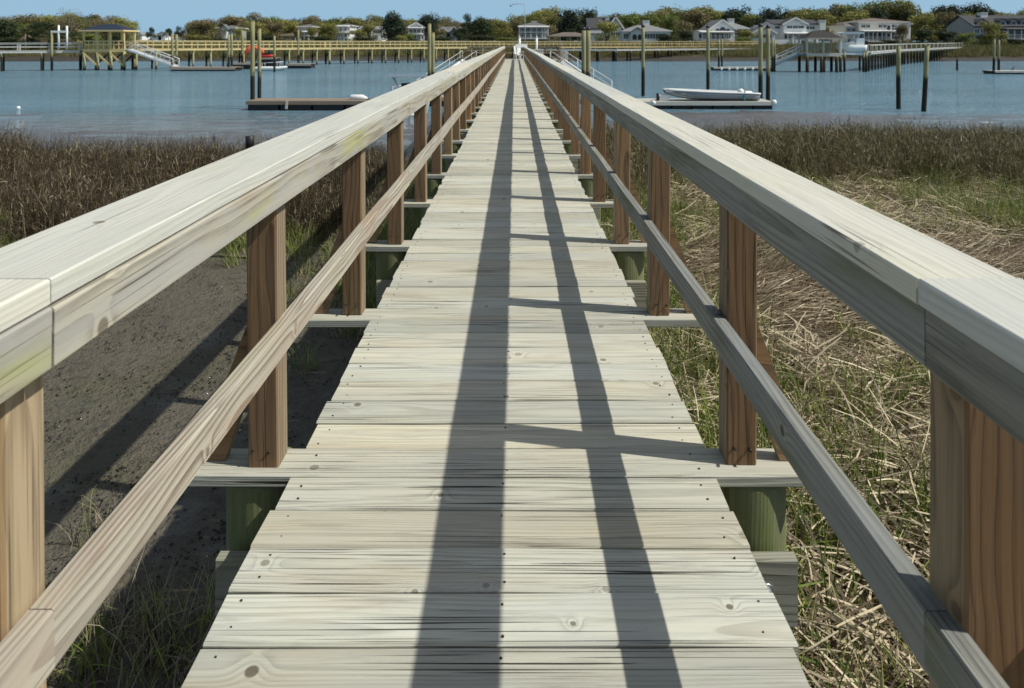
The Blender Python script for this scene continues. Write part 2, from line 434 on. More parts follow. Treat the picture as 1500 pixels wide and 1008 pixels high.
def ground_mat():
    g = G('marsh_ground')
    p = g.pos(); x, y, z = g.sep(p)
    n1 = g.noise(p, 1.3, 4.0, 0.6); n2 = g.noise(p, 9.0, 5.0, 0.65); n3 = g.noise(p, 60.0, 3.0, 0.6)
    mud = g.mix(n1, (0.15, 0.132, 0.096), (0.085, 0.074, 0.055))
    mud = g.mix(g.step(n2, 0.5, 0.72), mud, (0.06, 0.053, 0.04))
    # olive algae film in places
    mud = g.mix(g.mul(g.step(g.noise(p, 0.7, 3.0), 0.52, 0.66), 0.35), mud, (0.085, 0.085, 0.04))
    # peat under the wrack on the sunny side, darkened for the shade between straws
    peat = g.mix(n2, (0.055, 0.043, 0.028), (0.022, 0.016, 0.01))
    c = g.mix(g.step(x, 0.2, 1.6), mud, peat)
    flat = g.mix(n2, (0.15, 0.14, 0.135), (0.085, 0.08, 0.078))
    c = g.mix(g.step(y, 20.0, 25.0), c, flat)
    bank = g.mix(n1, (0.055, 0.046, 0.034), (0.035, 0.03, 0.024))
    c = g.mix(g.step(y, 90.0, 110.0), c, bank)
    marsh = g.mix(g.noise(p, 0.25, 4.0, 0.6), (0.11, 0.105, 0.04), (0.07, 0.06, 0.03))
    c = g.mix(g.step(g.add(z, g.mul(n1, 0.7)), -1.4, -0.6), c, g.mix(g.step(y, 90.0, 100.0), c, marsh))
    lawn = g.mix(g.noise(p, 0.1, 4.0, 0.6), (0.07, 0.10, 0.025), (0.10, 0.10, 0.04))
    c = g.mix(g.step(y, 160.0, 172.0), c, lawn)
    wet = g.step(g.add(z, g.mul(g.sub(n1, 0.5), 0.12)), -2.02, -2.2)
    pool = g.step(g.add(z, g.mul(g.sub(n2, 0.5), 0.05)), -1.80, -1.85)
    w = g.m('MAXIMUM', wet, g.mul(pool, g.step(y, 15.0, 12.0)))
    damp = g.mul(g.step(g.noise(p, 1.9, 4.0, 0.65), 0.5, 0.66), g.step(x, 0.0, -1.0))
    g.set(Base_Color=c, Roughness=g.m('SUBTRACT', g.sub(0.85, g.mul(w, 0.62)), g.mul(g.mul(damp, g.sub(1.0, w)), 0.42)))
    g.b.inputs['Specular IOR Level'].default_value = 0.35
    g.bump(g.add(g.add(n2, g.mul(n3, 0.3)), g.mul(g.noise(p, 24.0, 3.0, 0.6), 0.6)), 1.0, 0.07)
    return g.mat
ground = place('ground', np_mesh('ground', V, Fq, ground_mat(), smooth=True))
tag(ground, 'grey brown tidal mud flat and marsh bank under the boardwalk', kind='structure')

def water_mat():
    g = G('creek_water')
    p = g.pos(); x, y, z = g.sep(p)
    n1 = g.noise(g.comb(g.mul(x, 0.55), g.mul(y, 1.5), 0.0), 1.0, 4.0, 0.55)
    n2 = g.noise(g.comb(g.mul(x, 2.2), g.mul(y, 6.5), 0.0), 1.0, 3.0, 0.65)
    calm = g.noise(g.comb(g.mul(x, 0.035), g.mul(y, 0.11), 0.0), 1.0, 3.0, 0.5)
    k = g.step(calm, 0.35, 0.65, 0.5, 1.0)
    # silty and brown where it thins out over the flat
    sh = g.step(g.add(y, g.mul(g.noise(g.comb(g.mul(x, 0.12), g.mul(y, 0.4), 2.0), 1.0, 3.0), 7.0)), 42.0, 33.0)
    g.set(Base_Color=g.mix(g.mul(sh, 0.75), (0.14, 0.255, 0.33), (0.17, 0.18, 0.19)), Roughness=0.09, IOR=1.333)
    g.bump(g.mul(g.add(n1, g.mul(n2, 0.5)), k), 1.0, 0.5)
    return g.mat
wx = np.linspace(-900, 900, 41); wy = np.linspace(12, 160, 31)
WX, WY = np.meshgrid(wx, wy)
wi = (np.arange(30)[:, None] * 41 + np.arange(40)[None, :]).ravel()
water = place('water', np_mesh('water', np.stack([WX.ravel(), WY.ravel(), np.full(WX.size, WATER_Z)], 1),
                               np.stack([wi, wi + 1, wi + 42, wi + 41], 1), water_mat()))
tag(water, 'blue rippled tidal creek between the marsh and the houses', kind='structure')

# ------------------------------------------------------------------ lumber
LUM = {}
def lumber_mesh(L, W, T, mat, variant, ch=0.004, rag=0.0022):
    key = (round(L, 3), round(W, 4), round(T, 4), mat.name, variant)
    if key in LUM: return LUM[key]
    r = random.Random(hash((round(L, 3), round(W, 4), variant)) & 0xffff)
    n = 4 if L < 2 else 6
    mb = MB(); rings = []
    for i in range(n + 1):
        x = -L / 2 + L * i / n
        wl, wr = -W / 2 + r.uniform(-rag, rag), W / 2 + r.uniform(-rag, rag)
        zt, zb = T / 2 + r.uniform(-rag, rag) * 0.5, -T / 2
        sx = r.uniform(-0.003, 0.003) if i in (0, n) else 0
        rings.append(mb.vs([(x + sx, wl, zb + ch), (x + sx, wl + ch, zb), (x, wr - ch, zb), (x, wr, zb + ch),
                            (x, wr, zt - ch), (x, wr - ch, zt), (x + sx, wl + ch, zt), (x + sx, wl, zt - ch)]))
    for i in range(n):
        for k in range(8):
            k2 = (k + 1) % 8
            mb.face((rings[i] + k, rings[i + 1] + k, rings[i + 1] + k2, rings[i] + k2), 0)
    mb.face([rings[0] + k for k in range(8)], 0)
    mb.face([rings[-1] + k for k in reversed(range(8))], 0)
    LUM[key] = mb.mesh('board', mat)
    # from_pydata order above runs inside-out; turn it round
    LUM[key].flip_normals()
    return LUM[key]
ROT_Y = (math.pi / 2, 0, math.pi / 2)     # board runs along Y on edge: local y is up
ROT_YF = (0, 0, math.pi / 2)              # board runs along Y lying flat
ROT_Z = (0, -math.pi / 2, 0)              # board stands upright

# ------------------------------------------------------------------ the boardwalk
walk = thing('boardwalk', 'long weathered wooden boardwalk with pale handrails running out over the marsh', 'boardwalk')
PITCH, PW = 0.1435, 0.1376
PLANK_Y0 = 2.0425
DXL, DXR = -0.642, 0.578
BENT = PITCH * 8
END_Y = 49.6
def bent_y(n): return 2.1335 + BENT * n
N_BENT = int((END_Y - 2.1335) / BENT) + 1
rp = random.Random(21)
bulk = MB()
nails = MB()
def disc(mb, x, y, z, r, h=0.0015, n=6):
    a = mb.vs([(x + r * math.cos(6.283 * k / n), y + r * math.sin(6.283 * k / n), z + h) for k in range(n)])
    b = mb.vs([(x + r * 1.15 * math.cos(6.283 * k / n), y + r * 1.15 * math.sin(6.283 * k / n), z - 0.002) for k in range(n)])
    mb.face(range(a, a + n), 0)
    for k in range(n): mb.face((b + k, b + (k + 1) % n, a + (k + 1) % n, a + k), 0)
k = -28
while PLANK_Y0 + PITCH * k < END_Y + 0.1:
    yc = PLANK_Y0 + PITCH * k + PITCH / 2
    longp = k % 8 == 0
    xl, xr = (-0.955, 0.90) if longp else (DXL + rp.uniform(-0.009, 0.009), DXR + rp.uniform(-0.009, 0.009))
    sag = rp.uniform(-0.0022, 0.0022)
    if -9 <= k <= 288:
        L0 = 1.855 if longp else 1.22
        me = lumber_mesh(L0, PW, 0.036, M_DECK, (k * 7) % 9)
        o = place('plank', me, walk, ((xl + xr) / 2, yc, -0.018 + sag), (rp.uniform(-0.006, 0.006), rp.uniform(-0.0012, 0.0012), rp.uniform(-0.0016, 0.0016)))
        o.scale = ((xr - xl) / L0, rp.uniform(0.985, 1.008), 1)
    else:
        bulk.box(((xl + xr) / 2, yc, -0.018 + sag), (xr - xl, PW, 0.036))
    if -9 <= k < 90:
        for nxp in (DXL + 0.045, -0.028, DXR - 0.045):
            for dy in (-0.038, 0.038):
                if rp.random() < 0.8:
                    disc(nails, nxp + rp.uniform(-0.012, 0.012), yc + dy + rp.uniform(-0.012, 0.012), sag + 0.0005, rp.uniform(0.0018, 0.0034))
    k += 1
tag(bulk.build('decking', M_DECK, walk), kind='stuff')
tag(nails.build('nail_head', M_NAIL, walk), kind='stuff')

POST_H, POST = 0.865, 0.089
XPL, XPR = -0.694 - POST / 2, 0.621 + POST / 2
screws = MB()
for n in range(-3, N_BENT):
    y = bent_y(n)
    for sd, xp in ((-1, XPL), (1, XPR)):
        me = lumber_mesh(POST_H, POST, POST, M_POST, 100 + (n + 3) % 5, 0.005, 0.0012)
        po = place('post', me, walk, (xp + rp.uniform(-0.005, 0.005), y + rp.uniform(-0.012, 0.012) + (0.04 if n == -1 else 0), POST_H / 2), (rp.uniform(-0.006, 0.006), -math.pi / 2 + rp.uniform(-0.006, 0.006) + sd * 0.008, 0))
        # knee brace on the outer side
        x_top, x_bot = xp + sd * 0.045, xp + sd * 0.205
        Lb = 0.46
        ang = math.atan2(x_bot - x_top, -0.41)
        mb = MB()
        zt = 0.43
        w = 0.085
        mb.prism([(x_top, y - 0.019, zt), (x_bot, y - 0.019, 0.001), (x_bot - sd * w * 1.0, y - 0.019, 0.001), (x_top, y - 0.019, zt - w * 2.4)], (0, 0.038, 0))
        mb.build('brace', M_POST, walk)
        if n < 12:
            for dx in (-0.024, 0.022):
                screws.tube([(xp + dx, y - POST / 2 - 0.013, 0.05 + rp.uniform(-0.006, 0.006)), (xp + dx, y - POST / 2 + 0.004, 0.05)], 0.0042, 6)
tag(screws.build('screw', M_NAIL, walk), kind='stuff')

# rails and caps in lengths of three bays, butted over the posts
def run(name, x, z, W, T, mat, rot, xjit, zjit, start, span, ends=0.0025):
    n0 = start
    px, pz = x, z
    vi = 0
    while bent_y(n0) < END_Y:
        n1 = min(n0 + span, N_BENT - 1)
        if n1 <= n0: break
        ya, yb = bent_y(n0) + 0.03, bent_y(n1) + 0.03
        if n1 == N_BENT - 1: yb = bent_y(n1) + 0.06
        L = yb - ya - ends
        nxp = x + rp.uniform(-xjit, xjit); nzp = z + rp.uniform(-zjit, zjit)
        if n0 < 3: nxp, nzp = x, z
        dxy = math.atan2(nxp - px, L); dz = math.atan2(nzp - pz, L)
        me = lumber_mesh(span * BENT - ends, W, T, mat, 200 + vi % 3, 0.003, 0.0016 if mat is M_CAP else 0.003)
        o = place(name, me, walk, ((px + nxp) / 2, (ya + yb) / 2, (pz + nzp) / 2))
        d = Vector((nxp - px, yb - ya, nzp - pz)).normalized()
        q = d.to_track_quat('X', 'Z')
        if rot == 'edge': q = q @ Euler((math.pi / 2, 0, 0)).to_quaternion()
        o.rotation_euler = q.to_euler()
        o.scale = (L / (span * BENT - ends), 1, 1)
        px, pz = nxp, nzp
        n0 = n1; vi += 1
CAPZ = 0.867 + 0.019
run('handrail_cap', -0.752, CAPZ, 0.184, 0.038, M_CAP, 'flat', 0.006, 0.004, -4, 3)
run('handrail_cap', 0.6465, CAPZ, 0.149, 0.038, M_CAP, 'flat', 0.010, 0.006, -4, 3)
run('top_rail', -0.675, 0.8215, 0.089, 0.038, M_RAIL, 'edge', 0.003, 0.003, -4, 3)
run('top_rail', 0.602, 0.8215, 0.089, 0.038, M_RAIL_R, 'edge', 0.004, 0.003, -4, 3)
run('lower_rail', -0.675, 0.390, 0.084, 0.038, M_LRAIL, 'edge', 0.004, 0.012, -4, 3)
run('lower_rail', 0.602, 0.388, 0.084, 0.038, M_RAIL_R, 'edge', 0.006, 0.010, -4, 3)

# stringers, pilings and split caps
for x in (-0.585, -0.03, 0.52):
    y = -3.0
    while y < END_Y - 0.3:
        L = min(4.6, END_Y - y)
        place('stringer', lumber_mesh(L, 0.155, 0.038, M_BEAM, 300), walk, (x, y + L / 2, -0.037 - 0.079), ROT_Y)
        y += 4.603
XQL, XQR, QR = -0.757, 0.69, 0.112
def piling(x, y, ztop, r):
    zb = float(gh(x, y)) - 0.5
    mb = MB(); n = 18
    zs = [ztop, ztop - 0.012, ztop - 0.4, (ztop + zb) / 2, zb]
    rr = [r * 0.93, r, r * 1.01, r * 1.02, r * 1.05]
    # object origin at the top, long axis of the grain along local X
    n = 28
    mb.tube([(z - ztop, 0.0, 0.0) for z in zs[1:]], rr[1:], n, caps=False)
    a = mb.vs([(-0.012, rr[1] * math.sin(6.2832 * k / n), rr[1] * math.cos(6.2832 * k / n)) for k in range(n)]); b = mb.vs([(0, rr[0] * math.sin(6.2832 * k / n), rr[0] * math.cos(6.2832 * k / n)) for k in range(n)])
    for k in range(n): mb.face((a + k, a + (k + 1) % n, b + (k + 1) % n, b + k))
    mb.face(range(b, b + n))
    return mb.build('piling', M_PILE, walk, (x, y, ztop), ROT_Z)
for n in range(-2, N_BENT, 2):
    y = bent_y(n)
    for x in (XQL, XQR):
        piling(x + rp.uniform(-0.01, 0.01), y + 0.03, -0.0395, QR * rp.uniform(0.97, 1.05))
    for sy in (-1, 1):
        yb = y + sy * (QR + 0.022)
        place('cap_beam', lumber_mesh(1.615, 0.19, 0.038, M_BEAM, 310 + (n % 3)), walk, (-0.022, yb, -0.196 - 0.095), (math.pi / 2, 0, 0))
    if n < 10:
        for x in (XQL + 0.0, XQR + 0.005):
            mb = MB()
            mb.tube([(x, y - QR - 0.075, -0.285), (x, y - QR - 0.02, -0.285)], 0.0085, 8)
            mb.tube([(x, y - QR - 0.062, -0.285), (x, y - QR - 0.046, -0.285)], 0.017, 6, smooth=False)
            mb.tube([(x, y - QR - 0.046, -0.285), (x, y - QR - 0.0415, -0.285)], 0.027, 12)
            mb.build('bolt', M_GALV, walk)
# ------------------------------------------------------------------ marsh vegetation, each kind one mass of real blades
def blade_mat(name, a, b, trans=0.25, rough=0.6):
    g = G(name)
    i = g.island()
    c = g.mix(i, a, b)
    n = g.noise(g.pos(), 1.7, 2.0)
    k = g.add(0.72, g.mul(n, 0.56))
    c = g.mix(1.0, c, g.comb(k, k, k), 'MULTIPLY')
    g.set(Base_Color=c, Roughness=rough)
    g.b.inputs['Specular IOR Level'].default_value = 0.2
    t = g.t.nodes.new('ShaderNodeBsdfTranslucent'); g.t.links.new(c, t.inputs[0])
    mx = g.t.nodes.new('ShaderNodeMixShader'); mx.inputs[0].default_value = trans
    g.t.links.new(g.b.outputs[0], mx.inputs[1]); g.t.links.new(t.outputs[0], mx.inputs[2])
    g.t.links.new(mx.outputs[0], g.out.inputs[0])
    return g.mat
B_BROWN = blade_mat('brown_reed', (0.085, 0.057, 0.034), (0.026, 0.018, 0.011), 0.12)
B_TAN = blade_mat('tan_reed', (0.46, 0.40, 0.28), (0.20, 0.16, 0.095))
B_OLIVE = blade_mat('olive_reed', (0.20, 0.18, 0.068), (0.075, 0.07, 0.027), 0.15)
B_GREEN = blade_mat('green_blade', (0.175, 0.24, 0.042), (0.065, 0.105, 0.018), 0.2)
B_LIME = blade_mat('yellow_green_blade', (0.36, 0.40, 0.10), (0.19, 0.23, 0.05), 0.25)
B_STRAW = blade_mat('pale_straw', (0.66, 0.57, 0.40), (0.40, 0.33, 0.215), 0.15)
B_DSTRAW = blade_mat('old_straw', (0.19, 0.135, 0.082), (0.075, 0.05, 0.03), 0.1)

def blades(r, n, area, h, w, lean, curl, mats, weights, segs=3, flat=0.0, dirn=None, spread=0.5, z0=(0.0, 0.0), extra=0):
    """a clump of n curved blades; flat blades lie along the ground, upright ones rise and bend over"""
    V, F, MI = [], [], []
    for j in range(n + extra):
        if j == n:   # loose leaves hanging on the stems, paler than them
            h, w, lean, curl, z0, weights = (0.05, 0.17), (0.006, 0.013), 0.8, 1.2, (0.1, 0.8), (weights[0] * 0.5, 0.33, weights[2])
        x, y = r.uniform(-area, area), r.uniform(-area, area)
        L = r.uniform(*h); ww = r.uniform(*w)
        az = r.uniform(0, 6.283) if dirn is None else r.gauss(dirn, spread)
        p = Vector((x, y, r.uniform(*z0) - 0.01))
        if flat:
            pitch = r.gauss(0.08, 0.13); dp = r.gauss(-0.15, 0.2) ; daz = r.gauss(0, 0.07) if r.random() < 0.85 else r.gauss(0, 0.4)
        else:
            pitch = math.pi / 2 - abs(r.gauss(0, lean)); dp = -abs(r.gauss(0, curl)); daz = r.gauss(0, 0.12)
        roll = r.uniform(-1.2, 1.2)
        b = len(V)
        for i in range(segs + 1):
            t = i / segs
            d = Vector((math.cos(az) * math.cos(pitch), math.sin(az) * math.cos(pitch), math.sin(pitch)))
            sdv = Vector((-math.sin(az), math.cos(az), 0))
            sdv = (Matrix.Rotation(roll, 3, d) @ sdv) * (ww * 0.5 * (1 - 0.85 * t ** 1.5 if not flat else 1 - 0.4 * t))
            V.append(tuple(p - sdv)); V.append(tuple(p + sdv))
            p = p + d * (L / segs)
            pitch += dp / segs * (1 + 2 * t); az += daz
            if flat and p.z < 0.004: p.z = 0.004; pitch = abs(pitch) * 0.5
        m = r.choices(range(len(mats)), weights)[0]
        for i in range(segs):
            q = b + 2 * i
            F.append((q, q + 1, q + 3, q + 2)); MI.append(m)
    return np_mesh('clump', np.array(V), np.array(F), mats, MI)

def scatter(name, pts, rotz, scl, idx, protos, label, tilt=0.12):
    """stuff: one object whose geometry nodes set the clumps down on the given points"""
    coll = bpy.data.collections.new(name + '_clumps')
    for i, me in enumerate(protos):
        coll.objects.link(bpy.data.objects.new('%s_clump_%02d' % (name, i), me))
    n = len(pts)
    me = bpy.data.meshes.new(name)
    me.vertices.add(n); me.vertices.foreach_set('co', np.asarray(pts, np.float32).ravel())
    a = me.attributes.new('turn', 'FLOAT_VECTOR', 'POINT')
    rv = np.stack([RN.normal(0, tilt, n), RN.normal(0, tilt, n), np.asarray(rotz)], 1)
    a.data.foreach_set('vector', rv.astype(np.float32).ravel())
    a = me.attributes.new('size', 'FLOAT', 'POINT'); a.data.foreach_set('value', np.asarray(scl, np.float32))
    a = me.attributes.new('pick', 'INT', 'POINT'); a.data.foreach_set('value', np.asarray(idx, np.int32))
    o = place(name, me)
    ng = bpy.data.node_groups.new(name + '_scatter', 'GeometryNodeTree')
    ng.interface.new_socket('Geometry', in_out='INPUT', socket_type='NodeSocketGeometry')
    ng.interface.new_socket('Geometry', in_out='OUTPUT', socket_type='NodeSocketGeometry')
    N, Lk = ng.nodes, ng.links
    gi, go = N.new('NodeGroupInput'), N.new('NodeGroupOutput')
    ci = N.new('GeometryNodeCollectionInfo'); ci.inputs['Collection'].default_value = coll
    ci.inputs['Separate Children'].default_value = True; ci.inputs['Reset Children'].default_value = True
    ip = N.new('GeometryNodeInstanceOnPoints')
    def attr(nm, ty):
        q = N.new('GeometryNodeInputNamedAttribute'); q.data_type = ty; q.inputs['Name'].default_value = nm
        return q.outputs['Attribute']
    Lk.new(gi.outputs[0], ip.inputs['Points']); Lk.new(ci.outputs[0], ip.inputs['Instance'])
    ip.inputs['Pick Instance'].default_value = True
    Lk.new(attr('pick', 'INT'), ip.inputs['Instance Index'])
    Lk.new(attr('turn', 'FLOAT_VECTOR'), ip.inputs['Rotation'])
    Lk.new(attr('size', 'FLOAT'), ip.inputs['Scale'])
    Lk.new(ip.outputs[0], go.inputs[0])
    md = o.modifiers.new('scatter', 'NODES'); md.node_group = ng
    return tag(o, label, kind='stuff')

def field(n, xr, yr, dens, margin=1.5):
    """n random points in the rectangle kept where dens(x, y) beats a die and where the picture's wedge (with a margin) reaches"""
    x = RN.uniform(*xr, n); y = RN.uniform(*yr, n)
    keep = (RN.random(n) < dens(x, y)) & (np.abs(x) < 0.74 * np.abs(y) + margin)
    # nothing grows up through the deck
    keep &= ~((x > -0.85) & (x < 0.80) & (y < 60))
    x, y = x[keep], y[keep]
    return np.stack([x, y, gh(x, y)], 1)
sm = lambda v, a, b: np.clip((v - a) / (b - a), 0, 1) ** 2 * (3 - 2 * np.clip((v - a) / (b - a), 0, 1))
rb = random.Random(5)

# --- reeds
reed_mats = [B_BROWN, B_TAN, B_OLIVE]
reeds_brown = [blades(rb, 60, 0.30, (0.45, 1.0), (0.006, 0.012), 0.2, 0.5, reed_mats, (0.84, 0.08, 0.08), extra=60) for _ in range(5)]
reeds_olive = [blades(rb, 60, 0.30, (0.40, 0.95), (0.006, 0.012), 0.22, 0.5, reed_mats, (0.36, 0.10, 0.54), extra=60) for _ in range(5)]
def d_left_reeds(x, y):
    edge = 10.2 + (fbm(x * 0.35 + 3, y * 0.2, 3) - 0.44) * 3.5
    back = 16.8 + (fbm(x * 0.3, 8, 2) - 0.38) * 3.0
    return sm(y, edge, edge + 1.0) * sm(y, back + 1.8, back - 0.3) * sm(-x, 2.0, 3.4)
p = field(3400, (-22, -1.6), (8.5, 20.5), d_left_reeds)
n = len(p); near_walk = np.clip((-p[:, 0] - 2) / 5, 0, 1)
scatter('brown_reeds', p, RN.uniform(0, 6.28, n), RN.uniform(0.6, 1.12, n) * (0.78 + 0.22 * near_walk) * (0.62 + 0.85 * fbm(p[:, 0] * 0.9, p[:, 1] * 0.9 + 5, 3)), RN.integers(0, 5, n), reeds_brown, 'band of dry brown reeds between the dark mud flat and the creek')
# thin stragglers standing out on the wet flat
p = field(420, (-26, -1.6), (17.5, 24), lambda x, y: 0.8 * sm(y, 24, 17))
n = len(p)
thin = [blades(rb, 9, 0.35, (0.35, 0.95), (0.005, 0.009), 0.2, 0.3, reed_mats, (0.8, 0.1, 0.1)) for _ in range(4)]
scatter('thin_reeds', p, RN.uniform(0, 6.28, n), RN.uniform(0.7, 1.1, n), RN.integers(0, 4, n), thin, 'thin scattered reed stems at the edge of the wet flat')
def d_right_reeds(x, y):
    edge = 13.8 + (fbm(x * 0.3 + 30, y * 0.2, 3) - 0.44) * 5 - 3.2 * sm(x, 3.2, 1.2)
    back = 23.0 + (fbm(x * 0.22 + 11, 3, 2) - 0.38) * 6 
    return sm(y, edge, edge + 1.2) * sm(y, back + 1.5, back - 0.5) * sm(x, 0.8, 1.4)
p = field(6200, (0.8, 24), (9, 28), d_right_reeds)
n = len(p)
scatter('olive_reeds', p, RN.uniform(0, 6.28, n), RN.uniform(0.6, 1.15, n) * (0.62 + 0.85 * fbm(p[:, 0] * 0.8, p[:, 1] * 0.8 + 5, 3)), RN.integers(0, 5, n), reeds_olive, 'wide bed of olive brown reeds behind the flattened straw')
p = field(460, (1.5, 26), (20, 30), lambda x, y: 0.75 * sm(y, 30, 22))
n = len(p)
scatter('thin_reeds', p, RN.uniform(0, 6.28, n), RN.uniform(0.7, 1.15, n), RN.integers(0, 4, n), thin, 'sparse reed stems on the mud in front of the grey float')

# --- straw wrack on the sunny side
straw_a = [blades(rb, 115, 0.42, (0.14, 0.55), (0.007, 0.016), 0, 0, [B_STRAW, B_DSTRAW, B_TAN], (0.56, 0.26, 0.18), 3, 1.0, None, 0, (0.0, 0.2)) for _ in range(6)]
straw_c = [blades(rb, 150, 0.42, (0.2, 0.7), (0.006, 0.014), 0, 0, [B_STRAW, B_DSTRAW, B_TAN], (0.30, 0.48, 0.22), 3, 1.0, 0.12, 0.28, (0.0, 0.13)) for _ in range(6)]
bare = lambda x, y: np.exp(-((x - 6.9) / 1.9) ** 2 - ((y - 10.0) / 0.85) ** 2)
combed = lambda x, y: sm(y, 7.0, 7.7) * sm(y, 10.4, 9.3) * sm(x, 1.5, 2.4)
p = field(5400, (0.8, 16), (0.6, 17.5), lambda x, y: (1 - combed(x, y)) * (1 - 0.95 * bare(x, y)) * (0.28 + 0.72 * sm(fbm(x * 0.7 + 2, y * 0.7, 3), 0.34, 0.50)) * sm(y, 17.5, 14))
n = len(p)
scatter('dead_straw', p, RN.uniform(0, 6.28, n), RN.uniform(0.75, 1.15, n), RN.integers(0, 6, n), straw_a, 'tangled pale dead straw lying on the marsh beside the boardwalk')
p = field(2300, (1.2, 12), (6.4, 11), lambda x, y: combed(x, y) * (1 - 0.8 * bare(x, y)))
n = len(p)
scatter('combed_straw', p, RN.normal(0.0, 0.22, n), RN.uniform(0.75, 1.1, n), RN.integers(0, 6, n), straw_c, 'brown straw mat combed flat by the tide')

# --- green shoots
shoots = [blades(rb, 34, 0.24, (0.22, 0.66), (0.008, 0.016), 0.22, 0.8, [B_GREEN, B_LIME, B_TAN], (0.5, 0.36, 0.14), 4) for _ in range(6)]
tufts = [blades(rb, 60, 0.17, (0.2, 0.6), (0.006, 0.011), 0.35, 1.0, [B_GREEN, B_LIME, B_TAN], (0.55, 0.25, 0.2), 4) for _ in range(5)]
dry = [blades(rb, 40, 0.2, (0.2, 0.55), (0.005, 0.009), 0.45, 1.1, [B_TAN, B_LIME, B_BROWN], (0.45, 0.25, 0.3), 4) for _ in range(4)]
def d_shoots(x, y):
    a = sm(fbm(x * 0.6 + 40, y * 0.6 + 4, 3), 0.36, 0.52)
    return (1 - combed(x, y) * 0.97) * (1 - bare(x, y)) * np.clip(a * 0.9 + 0.12 + 0.75 * sm(x, 2.6, 1.3) * sm(y, 3.6, 5.0), 0, 1) * sm(y, 17, 13) * (0.45 + 0.55 * sm(y, 3.4, 5.0))
p = field(7600, (0.82, 13), (1.2, 17), d_shoots)
n = len(p)
scatter('green_shoots', p, RN.uniform(0, 6.28, n), RN.uniform(0.55, 1.05, n), RN.integers(0, 6, n), shoots, 'fresh green marsh grass shoots coming up through the straw')
def d_left_green(x, y):
    strip = sm(-x, 3.1, 1.6) * sm(y, 6.2, 8.0) * sm(y, 19, 15) * (0.25 + 0.75 * sm(fbm(x * 0.8, y * 0.6 + 2, 3), 0.32, 0.44))
    front = sm(y, 9.4, 10.6) * sm(y, 12.6, 11.4) * sm(-x, 2.5, 4) * 1.0 * sm(fbm(x * 0.5 + 7, y, 2), 0.24, 0.38)
    corner = np.exp(-((x + 2.0) / 0.75) ** 2 - ((y - 3.1) / 0.7) ** 2)
    return np.clip(strip + front + corner * 0.8 + 1.0 * np.exp(-((x + 1.9) / 0.7) ** 2 - ((y - 9.1) / 1.8) ** 2) * sm(y, 7.0, 7.9) * sm(-x, 2.9, 2.4), 0, 1)
p = field(6000, (-15, -0.86), (1.8, 18), d_left_green)
n = len(p)
kind = np.where(p[:, 1] < 5, RN.integers(3, 9, n), RN.integers(0, 7, n))
scatter('marsh_grass', p, RN.uniform(0, 6.28, n), RN.uniform(0.55, 1.0, n), kind, tufts + dry, 'green and dry marsh grass tufts growing along the shaded side of the boardwalk')

# --- crab pellets, shell flecks and litter on the open mud
def lump(r, rad, mats, n):
    mb = MB()
    for _ in range(n):
        x, y = r.uniform(-0.3, 0.3), r.uniform(-0.3, 0.3); q = r.uniform(*rad)
        mb.ball((x, y, q * 0.15), q, 5, 3, 0, (1, r.uniform(0.6, 1), 0.55))
    return mb.mesh('clump', mats)
M_PELLET = plain('mud_pellet', (0.032, 0.027, 0.023), 0.8)
M_SHELL = plain('bleached_shell', (0.6, 0.58, 0.52), 0.5)
pel = [lump(rb, (0.004, 0.014), M_PELLET, 34) for _ in range(5)] + [lump(rb, (0.004, 0.009), M_SHELL, 2) for _ in range(2)] + \
      [blades(rb, 5, 0.3, (0.08, 0.3), (0.004, 0.007), 0, 0, [B_TAN, B_DSTRAW], (0.4, 0.6), 3, 1.0, None, 0, (0.0, 0.01)) for _ in range(2)]
p = field(1500, (-10, -0.86), (1.5, 12), lambda x, y: 0.35 + 0.65 * sm(fbm(x * 1.1, y * 1.1, 3), 0.36, 0.52))
n = len(p)
scatter('mud_litter', p, RN.uniform(0, 6.28, n), RN.uniform(0.7, 1.2, n), RN.choice(9, n, p=[0.15] * 5 + [0.06] * 2 + [0.065] * 2), pel, 'dark crab pellets and shell flecks strewn over the mud', 0.0)

# --- the marsh on the far bank
bank = [blades(rb, 90, 1.3, (0.5, 1.1), (0.03, 0.06), 0.25, 0.5, [B_OLIVE, B_BROWN, B_TAN, B_LIME], (0.5, 0.26, 0.12, 0.12), 2) for _ in range(4)]
x = RN.uniform(-165, 165, 14000); y = RN.uniform(126, 172, 14000)
z = gh(x, y)
keep = (z > -1.75 + 0.5 * (vnoise(x * 0.12, y * 0.12) - 0.5)) & (RN.random(14000) < 0.8)
p = np.stack([x, y, z], 1)[keep]; n = len(p)
scatter('bank_grass', p, RN.uniform(0, 6.28, n), RN.uniform(0.6, 1.1, n), RN.integers(0, 4, n), bank, 'olive marsh grass covering the far bank of the creek')
